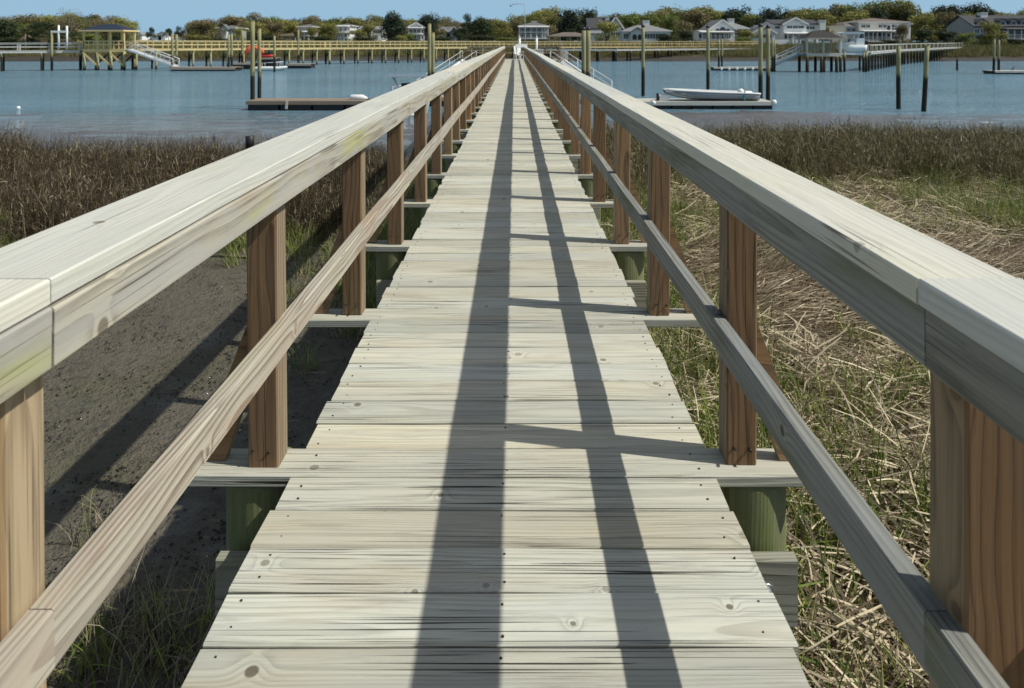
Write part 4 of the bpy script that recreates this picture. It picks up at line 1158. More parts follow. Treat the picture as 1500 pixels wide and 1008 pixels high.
db = thing('dock_box', 'white dock box on the pier head behind the sunny bench', 'dock box', (PX(787, 51), 51.0, -0.055))
mb = MB(); mb.box((0, 0, 0.33), (0.85, 0.5, 0.66)); mb.build('box', M_WHITE, db)
mb = MB(); mb.prism([(-0.46, -0.28, 0.662), (0.46, -0.28, 0.66), (0.46, 0.28, 0.66), (-0.46, 0.28, 0.66)], (0, 0, 0.09)); mb.build('lid', M_WHITE, db)
sp = thing('wind_screen', 'pale slatted panel standing at the sunny corner of the pier head', 'screen', (PX(826, 50.4), 50.4, -0.6))
for i in range(5):
    mb = MB(); mb.box((-0.24 + 0.12 * i, 0, 0.62), (0.105, 0.03, 1.24 - 0.04 * i)); mb.build('slat', M_GREYWOOD, sp)
mb = MB(); mb.box((0, 0.04, 1.05), (0.62, 0.05, 0.08)); mb.box((0, 0.04, 0.25), (0.62, 0.05, 0.08)); mb.build('batten', M_GREYWOOD, sp)

# white plastic pipe standing in the mud with a black cap
pv = thing('marker_pipe', 'white plastic pipe with a black cap standing in the mud beyond the shaded handrail', 'pipe', (PX(366, 9.9), 9.9, -1.85))
mb = MB(); mb.tube([(0, 0, 0), (0, 0, 1.66)], 0.05, 12); mb.build('pipe', M_WHITE, pv)
mb = MB(); mb.tube([(0, 0, 1.60), (0, 0, 1.78), (0, 0, 1.785)], [0.06, 0.06, 0.05], 12); mb.build('cap', M_BLACK, pv)

# ---- roofed pavilion on the left, roofed boathouse on the right, boat lifts
def shingle(name, col):
    g = G(name)
    x, y, z = g.sep(g.obj())
    row = g.m('FRACT', g.mul(z, 6.0)); n = g.noise(g.comb(g.mul(x, 3.5), g.mul(y, 3.5), g.mul(z, 6.0)), 1.0, 3.0)
    k = g.add(0.65, g.mul(n, 0.7))
    c = g.mix(1.0, col, g.comb(k, k, k), 'MULTIPLY')
    g.set(Base_Color=c, Roughness=0.85); g.b.inputs['Specular IOR Level'].default_value = 0.2
    g.bump(row, 0.4, 0.03)
    return g.mat
S_NAVY = shingle('navy_shingle', (0.022, 0.032, 0.055))
S_GREY = shingle('grey_shingle', (0.13, 0.128, 0.125))
S_DARK = shingle('charcoal_shingle', (0.06, 0.062, 0.068))
S_DBROWN = shingle('dark_brown_shingle', (0.042, 0.038, 0.036))
S_BROWN = shingle('brown_shingle', (0.15, 0.125, 0.105))
S_LGREY = shingle('light_grey_shingle', (0.20, 0.205, 0.21))
def hip_roof(mb, x0, x1, y0, y1, ze, zr, ridge=None, t=0.18, mi=0, mf=1):
    """closed hip roof; ridge = half-length along x (None: from the pitch)"""
    cx, cy = (x0 + x1) / 2, (y0 + y1) / 2
    hl = max(0.01, (x1 - x0) / 2 - (y1 - y0) / 2) if ridge is None else ridge
    b = mb.vs([(x0, y0, ze - t), (x1, y0, ze - t), (x1, y1, ze - t), (x0, y1, ze - t), (x0, y0, ze), (x1, y0, ze), (x1, y1, ze), (x0, y1, ze), (cx - hl, cy, zr), (cx + hl, cy, zr)])
    mb.face((b, b + 3, b + 2, b + 1), mf)
    for i in range(4):
        j = (i + 1) % 4; mb.face((b + i, b + j, b + 4 + j, b + 4 + i), mf)
    mb.face((b + 4, b + 5, b + 9, b + 8), mi); mb.face((b + 5, b + 6, b + 9), mi); mb.face((b + 6, b + 7, b + 8, b + 9), mi); mb.face((b + 7, b + 4, b + 8), mi)
    return mb
def pavilion(label, px0, px1, Z, deck_z, eave_py, ridge_py, depth, roof_m, wood_m, rail=True, cat='pavilion', name='pavilion', cross=False, rowpx=4, dark_piles=False):
    x0, x1 = PX(px0, Z), PX(px1, Z); cx = (x0 + x1) / 2; w = x1 - x0
    ze, zr = PZ(eave_py, Z), PZ(ridge_py, Z)
    t = thing(name, label, cat, (cx, Z, deck_z))
    mb = MB(); mb.box((0, depth / 2, -0.05), (w * 0.97, depth, 0.08)); mb.box((0, 0.03, -0.23), (w * 0.97, 0.08, 0.26)); mb.box((0, depth - 0.03, -0.23), (w * 0.97, 0.08, 0.26)); mb.build('deck', wood_m, t)
    mb = MB(); hip_roof(mb, -w / 2 - 0.1, w / 2 + 0.1, -0.5, depth + 0.5, ze - deck_z, zr - deck_z, ridge=w * 0.14); mb.build('roof', [roof_m, M_NEW if wood_m is M_NEW else M_FLOATW], t)
    hw = w / 2 * 0.93
    for i in range(rowpx):
        for y in (0.12, depth - 0.12):
            x = -hw + 2 * hw * i / (rowpx - 1)
            mb = MB(); mb.bar((x, y, -0.05), (x, y, ze - deck_z - 0.17), 0.17, 0.17); mb.build('post', wood_m, t)
            zb = float(gh(cx + x, Z + y)) - 0.4 - deck_z
            mb = MB(); mb.tube([(0, 0, 0), (0, 0, zb + 0.3)], [0.16, 0.17], 8); mb.build('pile', M_NEWPILE if wood_m is M_NEW else M_TIDAL, t, (x + 0.05, y, -0.3))
    if rail:
        for y in ((0.08, depth - 0.08) if wood_m is M_NEW else (depth - 0.08,)):
            mb = MB()
            for z in (0.98, 0.55): mb.bar((-hw, y, z), (hw, y, z), 0.06, 0.13)
            for i in range(9): mb.bar((-hw + 2 * hw * i / 8, y, 0), (-hw + 2 * hw * i / 8, y, 0.95), 0.09, 0.09)
            mb.build('railing', wood_m, t)
    if cross:
        for i in range(rowpx - 1):
            xa, xb = -hw + 2 * hw * i / (rowpx - 1), -hw + 2 * hw * (i + 1) / (rowpx - 1)
            mb = MB(); mb.bar((xa, -0.12, -0.45), (xb, -0.12, -1.95), 0.06, 0.2); mb.build('cross_brace', wood_m, t)
            mb = MB(); mb.bar((xa, depth + 0.1, -1.95), (xb, depth + 0.1, -0.45), 0.06, 0.2); mb.build('cross_brace', M_TIDAL, t)
    return t
pav = pavilion('open pavilion with a navy hipped roof on new yellow posts over the creek', 120, 183, 87.5, 0.33, 44, 35, 2.7, S_NAVY, M_NEW, cross=True)
chair('red brown deck chair under the navy roof nearest the railing post', PX(164, 89), 89.2, 0.33, -1.6, M_WOODFURN)
chair('red brown deck chair under the navy roof nearer the gangway', PX(175, 89), 89.2, 0.33, -1.3, M_WOODFURN)
bh = pavilion('roofed boathouse with a grey hipped roof on dark piles', 1181, 1233, 82.5, -0.1, 55.5, 44.5, 2.6, S_DBROWN, M_GREYWOOD, cat='boathouse', name='boathouse', rowpx=3)
for px in (1181, 1202, 1224):
    x = PX(px, 82.3)
    mb = MB(); zb = float(gh(x, 82.3)) - 0.4; mb.tube([(0, 0, 0), (0, 0, zb + 0.5)], [0.17, 0.18], 8); mb.build('pile', M_TIDAL, bh, (x - bh.location.x, -0.45, -0.35))
def boat_lift(label, pxs, tops, Z, beam_py=None, mats=None, cradle_z=None, r=0.14):
    x0 = PX(pxs[0], Z)
    t = thing('boat_lift', label, 'boat lift', (x0, Z, WATER_Z))
    for px, top, m in zip(pxs, tops, mats):
        x = PX(px, Z); zb = float(gh(x, Z)) - 0.4
        mb = MB(); zb = zb - WATER_Z if m is M_TIDAL else PZ(72, Z) - WATER_Z
        mb.tube([(0, 0, zb), (0, 0, PZ(top, Z) - WATER_Z)], r if m is M_TIDAL else r * 0.8, 8); mb.build('post', m, t, (x - x0, 0, 0))
    if beam_py:
        z = PZ(beam_py, Z) - WATER_Z
        mb = MB(); mb.bar((-0.1, 0, z), (PX(pxs[-1], Z) - x0 + 0.1, 0, z), 0.2, 0.24); mb.build('beam', M_WHITE, t)
    if cradle_z is not None:
        z = cradle_z - WATER_Z
        mb = MB(); w = PX(pxs[-1], Z) - x0
        mb.bar((-0.2, 0.0, z), (w + 0.2, 0.0, z), 0.16, 0.22); mb.bar((-0.2, 1.4, z), (w + 0.2, 1.4, z), 0.16, 0.22); mb.build('cradle', M_ALU, t)
    return t
boat_lift('boat lift with two tall white guide posts beside the white railed pier', [76, 86, 98], [47, 37, 38], 86.8, 46.5, [M_TIDAL, M_WHITE, M_WHITE])
boat_lift('boat lift on dark piles under the hoisted white fishing boat', [1231, 1237, 1265, 1269], [54, 76, 70, 76], 83.2, None, [M_TIDAL, M_TIDAL, M_TIDAL, M_TIDAL], PZ(79, 83.5))
sh = pavilion('low roofed dock shed with a brown roof in front of the grey balconied house', 803, 868, 146, 0.2, 52.5, 47, 7.0, S_BROWN, M_GREYWOOD, rail=True, cat='dock shed', name='dock_shed', rowpx=5)
# ------------------------------------------------------------------ houses on the far shore
def siding(name, col):
    g = G(name)
    x, y, z = g.sep(g.obj())
    row = g.m('FRACT', g.mul(z, 5.5)); n = g.noise(g.obj(), 0.9, 4.0, 0.6)
    k = g.add(0.86, g.mul(n, 0.26))
    c = g.mix(1.0, col, g.comb(k, k, k), 'MULTIPLY')
    g.set(Base_Color=c, Roughness=0.65); g.b.inputs['Specular IOR Level'].default_value = 0.3
    g.bump(row, 0.35, 0.02)
    return g.mat
W_WHITE = siding('white_siding', (0.74, 0.75, 0.74))
W_CREAM = siding('cream_siding', (0.68, 0.64, 0.56))
W_GREY = siding('grey_siding', (0.27, 0.29, 0.31))
W_BLUE = siding('pale_blue_siding', (0.62, 0.67, 0.70))
W_TAUPE = siding('taupe_siding', (0.27, 0.25, 0.22))
def glass_mat():
    g = G('window_glass')
    n = g.noise(g.obj(), 1.3, 2.0)
    g.set(Base_Color=g.mix(n, (0.02, 0.028, 0.035), (0.05, 0.06, 0.07)), Roughness=0.08)
    return g.mat
M_GLASS = glass_mat()
TRIM = plain('white_trim', (0.68, 0.68, 0.66), 0.5)

def window(parent, x, y, z, w, h, mull=1):
    mb = MB(); t = 0.09
    mb.box((0, 0, h / 2 - t / 2), (w, 0.10, t)); mb.box((0, 0, -h / 2 + t / 2), (w, 0.10, t))
    mb.box((-w / 2 + t / 2, 0, 0), (t, 0.10, h - 2 * t)); mb.box((w / 2 - t / 2, 0, 0), (t, 0.10, h - 2 * t))
    for i in range(mull): mb.box((-w / 2 + w * (i + 1) / (mull + 1), 0, 0), (0.05, 0.08, h - 2 * t))
    fr = mb.build('window', TRIM, parent, (x, y - 0.051, z))
    mb = MB(); mb.box((0, 0.02, 0), (w - 2 * t, 0.03, h - 2 * t)); mb.build('pane', M_GLASS, fr)
def arch_window(parent, x, y, z, w, h):
    def arc(w_, h_, yy):
        pts = [(-w_ / 2, yy, -h_ / 2), (w_ / 2, yy, -h_ / 2)]
        for k in range(9):
            a = math.pi * k / 8; pts.append((w_ / 2 * math.cos(a), yy, h_ / 2 - w_ / 2 + w_ / 2 * math.sin(a)))
        return pts
    mb = MB(); mb.prism(arc(w, h, -0.08), (0, 0.08, 0)); fr = mb.build('window', TRIM, parent, (x, y - 0.002, z))
    mb = MB(); mb.prism(arc(w - 0.2, h - 0.2, -0.10), (0, 0.03, 0)); mb.build('pane', M_GLASS, fr)

class House:
    def __init__(s, label, cpx, Z, base_py, rz=0.0, cat='house'):
        s.c, s.Z = cpx, Z
        s.base = PZ(base_py, Z)
        s.t = thing('house', label, cat, (PX(cpx, Z), Z, s.base), rz, 'houses along the far shore')
    def x(s, px): return (px - s.c) / FPX * s.Z
    def z(s, py): return PZ(py, s.Z) - s.base
    def block(s, px0, px1, base, eave, ridge, d=9.0, dy=0.0, roof='hip', wall=None, rm=None, over=0.45, ridge_half=None):
        x0, x1, z0, ze, zr = s.x(px0), s.x(px1), s.z(base), s.z(eave), s.z(ridge)
        wall = wall or W_WHITE; rm = rm or S_GREY
        mb = MB(); mb.box(((x0 + x1) / 2, dy + d / 2, (z0 + ze) / 2 - 0.4), (x1 - x0, d, ze - z0 + 0.8))
        if roof == 'front':
            cx = (x0 + x1) / 2
            mb.prism([(x0, dy, ze), (x1, dy, ze), (cx, dy, zr - 0.1)], (0, d, 0))
        if roof == 'side':
            mb.prism([(x0, dy, ze), (x0, dy + d, ze), (x0, dy + d / 2, zr - 0.1)], (x1 - x0, 0, 0))
        mb.build('wall', wall, s.t)
        mb = MB()
        if roof == 'hip':
            hip_roof(mb, x0 - over, x1 + over, dy - over, dy + d + over, ze + 0.22, zr, ridge_half)
        elif roof == 'front':
            cx = (x0 + x1) / 2; a = over
            for sg, xe in ((-1, x0 - a), (1, x1 + a)):
                zz = ze - a * (zr - ze) / (cx - x0)
                mb.prism([(xe, dy - a, zz), (cx, dy - a, zr), (cx, dy - a, zr + 0.2), (xe, dy - a, zz + 0.2)], (0, d + 2 * a, 0))
        elif roof == 'side':
            a = over; zz = ze - a * (zr - ze) / (d / 2); my = dy + d / 2
            mb.prism([(x0 - a, dy - a, zz), (x0 - a, my, zr), (x0 - a, my, zr + 0.2), (x0 - a, dy - a, zz + 0.2)], (x1 - x0 + 2 * a, 0, 0))
            mb.prism([(x0 - a, dy + d + a, zz), (x0 - a, my, zr), (x0 - a, my, zr + 0.2), (x0 - a, dy + d + a, zz + 0.2)], (x1 - x0 + 2 * a, 0, 0))
        elif roof == 'shed':
            mb.prism([(x0 - over, dy - over, ze), (x0 - over, dy + d, zr), (x0 - over, dy + d, zr + 0.18), (x0 - over, dy - over, ze + 0.18)], (x1 - x0 + 2 * over, 0, 0))
        s.roof = mb.build('roof', [rm, TRIM], s.t)
        return s
    def rake(s, px0, px1, eave, ridge, dy=0.0):
        # white barge boards of a front gable
        x0, x1, ze, zr = s.x(px0), s.x(px1), s.z(eave), s.z(ridge); cx = (x0 + x1) / 2
        mb = MB(); y = dy - 0.52
        mb.bar((x0 - 0.45, y, ze - 0.2), (cx, y, zr + 0.06), 0.06, 0.36); mb.bar((x1 + 0.45, y, ze - 0.2), (cx, y, zr + 0.06), 0.06, 0.36)
        mb.build('barge_board', TRIM, s.t); return s
    def wins(s, pxs, py0, py1, w=None, dy=0.0, mull=1, arch=False):
        z = (s.z(py0) + s.z(py1)) / 2; h = abs(s.z(py0) - s.z(py1))
        for p in pxs:
            (arch_window(s.t, s.x(p), dy, z, w or 1.1, h) if arch else window(s.t, s.x(p), dy, z, w or 1.1, h, mull))
        return s
    def chimney(s, px, top, bot, w=1.0, dy=4.0, m=None):
        z0, z1 = s.z(bot), s.z(top)
        mb = MB(); mb.box((s.x(px), dy, (z0 + z1) / 2), (w, w, z1 - z0)); mb.box((s.x(px), dy, z1 + 0.06), (w + 0.2, w + 0.2, 0.14)); mb.build('chimney', m or TRIM, s.t); return s
    def porch(s, px0, px1, floor, top, cols, d=2.6, dy=0.0, rail=True, roof=True, rm=None):
        x0, x1, z0, z1 = s.x(px0), s.x(px1), s.z(floor), s.z(top)
        mb = MB(); mb.box(((x0 + x1) / 2, dy - d / 2 - 0.01, z0 - 0.12), (x1 - x0, d, 0.24)); mb.build('porch_floor', TRIM, s.t)
        if roof:
            mb = MB(); mb.prism([(x0 - 0.2, dy - d - 0.3, z1), (x0 - 0.2, dy - 0.01, z1), (x0 - 0.2, dy - 0.01, z1 + 0.45), (x0 - 0.2, dy - d - 0.3, z1 + 0.2)], (x1 - x0 + 0.4, 0, 0)); mb.build('porch_roof', rm or TRIM, s.t)
        for i in range(cols):
            x = x0 + 0.12 + (x1 - x0 - 0.24) * i / (cols - 1)
            mb = MB(); mb.box((x, dy - d + 0.15, (z0 + z1) / 2), (0.2, 0.2, z1 - z0)); mb.build('column', TRIM, s.t)
            zg = -0.8
            if z0 > 0.8:
                mb = MB(); mb.box((x, dy - d + 0.15, (zg + z0 - 0.24) / 2), (0.28, 0.28, z0 - 0.24 - zg)); mb.build('pier_post', TRIM, s.t)
        if rail:
            mb = MB(); mb.box(((x0 + x1) / 2, dy - d + 0.06, z0 + 0.95), (x1 - x0, 0.07, 0.09)); mb.box(((x0 + x1) / 2, dy - d + 0.06, z0 + 0.15), (x1 - x0, 0.05, 0.06))
            n = max(4, int((x1 - x0) / 0.28))
            for i in range(n + 1): mb.box((x0 + (x1 - x0) * i / n, dy - d + 0.06, z0 + 0.55), (0.05, 0.04, 0.74))
            mb.build('railing', TRIM, s.t)
        return s
    def dormer(s, px0, px1, base, eave, ridge, dy=1.5, rm=None, wall=None):
        x0, x1, z0, ze, zr = s.x(px0), s.x(px1), s.z(base), s.z(eave), s.z(ridge); cx = (x0 + x1) / 2
        mb = MB(); mb.prism([(x0, dy, z0), (x1, dy, z0), (x1, dy, ze), (cx, dy, zr), (x0, dy, ze)], (0, 3.0, 0)); dm = mb.build('dormer', wall or TRIM, s.t)
        mb = MB()
        for sg, xe in ((-1, x0 - 0.2), (1, x1 + 0.2)):
            mb.prism([(xe, dy - 0.2, ze - 0.1), (cx, dy - 0.2, zr + 0.02), (cx, dy - 0.2, zr + 0.16), (xe, dy - 0.2, ze + 0.04)], (0, 3.3, 0))
        mb.build('dormer_roof', rm or S_GREY, dm)
        mb = MB(); mb.box((cx, dy - 0.03, (z0 + ze) / 2), ((x1 - x0) * 0.55, 0.05, (ze - z0) * 0.7)); mb.build('pane', M_GLASS, dm)
        return s

# left of the boardwalk
h = House('grey blue two storey house half hidden by bare oaks past the pavilion', 331, 186, 60)
h.block(318, 344, 60, 42, 36.5, 8, 0, 'hip', W_GREY, S_GREY).wins([322, 327, 336, 341], 44, 48).wins([322, 340], 52, 57).block(327, 335, 60, 41, 36.8, 1.6, -1.5, 'front', W_BLUE, S_GREY).wins([331], 44, 49, 1.0, -1.5)
h = House('taupe house with a flat topped roof behind the thin dark pile', 446, 190, 60)
h.block(437, 456, 60, 40, 35, 8, 0, 'hip', W_TAUPE, S_GREY).wins([440, 445, 450], 42, 46).porch(437, 456, 52, 47.5, 4, 2.2, 0, True).wins([440, 450], 53, 57)
h = House('narrow white house with stacked balconies in the gap between olive oaks', 504, 188, 60)
h.block(495, 513, 60, 38.5, 34, 8, 0, 'hip', W_WHITE, S_GREY).porch(497, 512, 46.5, 39.5, 3, 2.0).porch(496, 513, 55, 48.5, 4, 2.4).wins([500, 508], 40.5, 45.5, 1.2).wins([500, 508], 49.5, 54.5, 1.2)
h = House('long low white house with a pale roof next to the big dark pine', 543, 196, 52)
h.block(526, 560, 56, 43.5, 39, 8, 0, 'side', W_WHITE, S_LGREY).block(534, 546, 56, 41, 37, 2, -2, 'front', W_WHITE, S_LGREY).wins([530, 540, 550, 556], 45, 49, 1.3)
h = House('white house with a dark two level balcony between the two tall pines', 609, 186, 61)
h.block(598, 621, 61, 40, 33.5, 8, 0, 'front', W_WHITE, S_DARK).rake(598, 621, 40, 33.5).porch(600, 619, 49, 42, 4, 2.4).porch(600, 619, 58, 51, 4, 2.4).wins([604, 610, 616], 43, 48, 1.4).wins([604, 610, 616], 52, 57, 1.4)
h = House('grey shingled house with two white front gables behind brown oaks', 656, 188, 61)
h.block(641, 673, 61, 46, 40, 8, 0, 'side', W_GREY, S_GREY).block(645, 655, 61, 46, 40.5, 1.5, -1.5, 'front', W_GREY, S_GREY).rake(645, 655, 46, 40.5, -1.5).block(660, 672, 61, 46, 39.5, 1.5, -1.5, 'front', W_GREY, S_GREY).rake(660, 672, 46, 39.5, -1.5).wins([650, 666], 48, 53, 1.3, -1.5).wins([643, 657], 50, 56, 1.2)
for lab, a, b_, e, r_ in (('distant tiny white house nearest the yellow pavilion posts', 198, 208, 51, 47.5), ('distant tiny white house between small dark trees', 222, 236, 52, 49), ('distant tiny white house with a steep gable', 232, 242, 50, 46.5), ('distant low white house nearest the brown oaks', 258, 275, 51.5, 48)):
    h = House(lab, (a + b_) / 2, 420, 57); h.block(a, b_, 57, e, r_, 10, 0, 'front' if b_ - a < 11 else 'side', W_WHITE, S_LGREY).wins([(a + b_) / 2 - 2, (a + b_) / 2 + 2], e + 1, e + 3, 1.3)
h = House('wide low white building behind the yellow pier rails past the orange kayaks', 420, 205, 58)
h.block(409, 432, 58, 53, 49.5, 8, 0, 'side', W_WHITE, S_BROWN).wins([412, 417, 422, 427], 54, 57, 1.2)
# right of the boardwalk
h = House('grey house with two rows of white railed balconies behind the dock lamp', 781, 176, 64)
h.block(764, 800, 64, 39, 31, 9, 0, 'hip', W_GREY, S_GREY).porch(760, 803, 47, 40.5, 6, 2.6).porch(760, 803, 56, 49, 6, 2.6, 0, True, False).wins([768, 776, 784, 793], 41, 46, 1.6).wins([768, 776, 784, 793], 50, 55, 1.6).chimney(783, 31, 38, 1.2)
h = House('white house with a steep charcoal roof and a white gable end', 888, 178, 63)
h.block(864, 894, 63, 41, 26.5, 9, 1, 'side', W_WHITE, S_DARK).block(892, 911, 63, 41, 25, 9.5, 0, 'front', W_WHITE, S_DARK).rake(892, 911, 41, 25).chimney(893, 23.5, 30, 1.0, 5).wins([898, 905], 36, 41, 1.1).wins([868, 873, 898, 905], 47, 54, 1.2).block(858, 880, 63, 50, 46, 3, -3, 'shed', W_BLUE, S_LGREY)
h = House('single storey pale blue house with a broad grey hipped roof and square white chimney', 947, 176, 62)
h.block(913, 982, 62, 46.5, 35, 10, 0, 'hip', W_BLUE, S_LGREY).block(923, 942, 62, 47, 41, 1.6, -1.5, 'front', W_BLUE, S_LGREY).chimney(951.5, 30, 38, 1.6, 5).wins([928, 936], 49.5, 59, 1.3, -1.5, arch=True).wins([917, 948, 956, 964, 972], 49, 57, 1.4)
h = House('white house with three arched windows in its tall gable and a columned side porch', 1062, 174, 62)
h.block(1040, 1076, 62, 42.5, 29.5, 9, 0, 'front', W_WHITE, S_LGREY).rake(1040, 1076, 42.5, 29.5).block(1074, 1100, 62, 43, 33, 9, 1.5, 'hip', W_TAUPE, S_LGREY).chimney(1076, 27.5, 38, 1.3, 3).wins([1051, 1066], 41.5, 47, 1.3, arch=True).wins([1058.5], 39, 47, 1.6, arch=True).porch(1024, 1070, 58, 48, 8, 2.6, 0, True).wins([1046, 1053, 1060, 1067], 49, 57, 1.2).wins([1082, 1090], 47, 52, 1.2, 1.5)
h.block(1024, 1041, 62, 45.5, 44, 6, 0.5, 'hip', W_WHITE, S_LGREY).wins([1028, 1036], 49, 56, 1.2, 0.5)
h = House('small white cottage with a front gable between the piles on the grey float', 1118, 168, 65)
h.block(1103, 1135, 65, 48, 39, 8, 0, 'front', W_WHITE, S_GREY).rake(1103, 1135, 48, 39).wins([1110, 1119, 1127], 50, 56, 1.2).chimney(1116, 37.5, 42, 0.9, 4)
h = House('white two storey house with a broad front gable and white chimney above the boathouse', 1170, 172, 60)
h.block(1139, 1206, 60, 35, 28.5, 10, 2.5, 'side', W_WHITE, S_DARK).block(1148, 1181, 60, 35, 26.5, 3, 0, 'front', W_WHITE, S_DARK).rake(1148, 1181, 35, 26.5).wins([1157, 1165, 1173], 37.5, 42, 1.5).wins([1144], 38, 42, 1.3, 2.5).porch(1148, 1182, 58, 50, 5, 2.4).wins([1153, 1161, 1169, 1177], 50.5, 57, 1.4).chimney(1209, 30, 44, 1.4, 2).wins([1188, 1196], 38, 43, 1.3, 2.5)
h = House('large cream house with a brown hipped roof and long ground floor verandah', 1288, 172, 64)
h.block(1258, 1330, 64, 33.5, 25.5, 11, 0, 'hip', W_CREAM, S_BROWN).block(1242, 1260, 64, 39, 32, 9, 1.2, 'hip', W_CREAM, S_BROWN).block(1324, 1336, 64, 36, 32, 8, 0.6, 'hip', W_WHITE, S_BROWN).wins([1265, 1271, 1290, 1296], 36, 41, 1.2).wins([1247, 1253], 41, 46, 1.2, 1.2).porch(1258, 1298, 60, 46.5, 7, 2.6, 0, True, True).wins([1263, 1270, 1278, 1291], 48, 57, 1.8).porch(1298, 1318, 46, 35, 3, 2.2, 0, True, False).porch(1298, 1318, 58, 47, 3, 2.2).wins([1304, 1312], 37, 45, 2.0).wins([1304, 1312], 49, 57, 2.0).wins([1329], 38, 42, 1.0, 0.6).wins([1329], 48, 53, 1.0, 0.6)
h = House('wide grey house with a row of dormers and a columned porch', 1470, 170, 64)
h.block(1427, 1560, 64, 38, 22.5, 11, 0, 'side', W_GREY, S_DARK).chimney(1459, 18, 27, 1.6, 5)
for a in (1466, 1482, 1497, 1512): h.dormer(a, a + 9, 38, 31, 27.5, 0.3, S_DARK, W_GREY)
h.dormer(1433, 1448, 38, 33, 28, 0.3, S_DARK, W_GREY)
h.porch(1465, 1545, 57, 43.5, 9, 2.6, 0, True, True, S_GREY).wins([1470, 1479, 1488, 1497, 1506], 45, 55, 1.9).wins([1431, 1440, 1450], 42, 49, 1.3)

gf = thing('garden_wall', 'plain white garden wall with gate posts below the broad gabled house', 'wall', (PX(1152, 166), 166, PZ(69, 166)), 0)
mb = MB(); mb.box((0, 0, 0.55), (PX(1172, 166) - PX(1131, 166), 0.25, 2.4)); mb.build('wall', W_WHITE, gf)
for px in (1161, 1166, 1171):
    mb = MB(); mb.box((PX(px, 166) - gf.location.x, -0.22, 0.75), (0.5, 0.4, 3.0)); mb.box((PX(px, 166) - gf.location.x, -0.22, 2.3), (0.6, 0.5, 0.12)); mb.build('gate_post', TRIM, gf)

# ------------------------------------------------------------------ trees
def leaf_mat(name, a, b, trans=0.2):
    g = G(name)
    n = g.noise(g.obj(), 9.0, 3.0)
    c = g.mix(g.m('ADD', g.mul(g.island(), 0.6), g.mul(g.sub(n, 0.3), 0.7), clamp=True), a, b)
    tn = g.add(0.82, g.mul(g.rand(), 0.36))
    c = g.mix(1.0, c, g.comb(tn, tn, tn), 'MULTIPLY')
    g.set(Base_Color=c, Roughness=0.65); g.b.inputs['Specular IOR Level'].default_value = 0.2
    t = g.t.nodes.new('ShaderNodeBsdfTranslucent'); g.t.links.new(c, t.inputs[0])
    mx = g.t.nodes.new('ShaderNodeMixShader'); mx.inputs[0].default_value = trans
    g.t.links.new(g.b.outputs[0], mx.inputs[1]); g.t.links.new(t.outputs[0], mx.inputs[2]); g.t.links.new(mx.outputs[0], g.out.inputs[0])
    return g.mat
LEAF = {
    'olive': [leaf_mat('olive_leaf', (0.25, 0.245, 0.07), (0.125, 0.13, 0.037)), leaf_mat('yellow_olive_leaf', (0.34, 0.32, 0.095), (0.19, 0.185, 0.055))],
    'brown': [leaf_mat('russet_bud', (0.21, 0.185, 0.085), (0.115, 0.105, 0.05)), leaf_mat('tawny_bud', (0.26, 0.21, 0.11), (0.16, 0.125, 0.06))],
    'green': [leaf_mat('spring_leaf', (0.17, 0.21, 0.05), (0.085, 0.115, 0.028)), leaf_mat('bright_spring_leaf', (0.23, 0.27, 0.065), (0.13, 0.16, 0.038))],
    'dark': [leaf_mat('evergreen_leaf', (0.055, 0.075, 0.03), (0.022, 0.035, 0.014), 0.1), leaf_mat('deep_evergreen_leaf', (0.038, 0.055, 0.024), (0.016, 0.025, 0.011), 0.1)],
    'pine': [leaf_mat('pine_needle', (0.045, 0.065, 0.035), (0.02, 0.032, 0.018), 0.08), leaf_mat('deep_pine_needle', (0.033, 0.05, 0.028), (0.014, 0.023, 0.013), 0.08)],
    'palm': [leaf_mat('palm_frond', (0.16, 0.17, 0.07), (0.08, 0.095, 0.04)), leaf_mat('dead_frond', (0.30, 0.25, 0.14), (0.2, 0.16, 0.09))],
}
M_BARK = plain('grey_bark', (0.15, 0.13, 0.11), 0.9, 0, 0.3, 3.0, 0.4)
M_PBARK = plain('pine_bark', (0.12, 0.085, 0.065), 0.9, 0, 0.3, 3.0, 0.4)
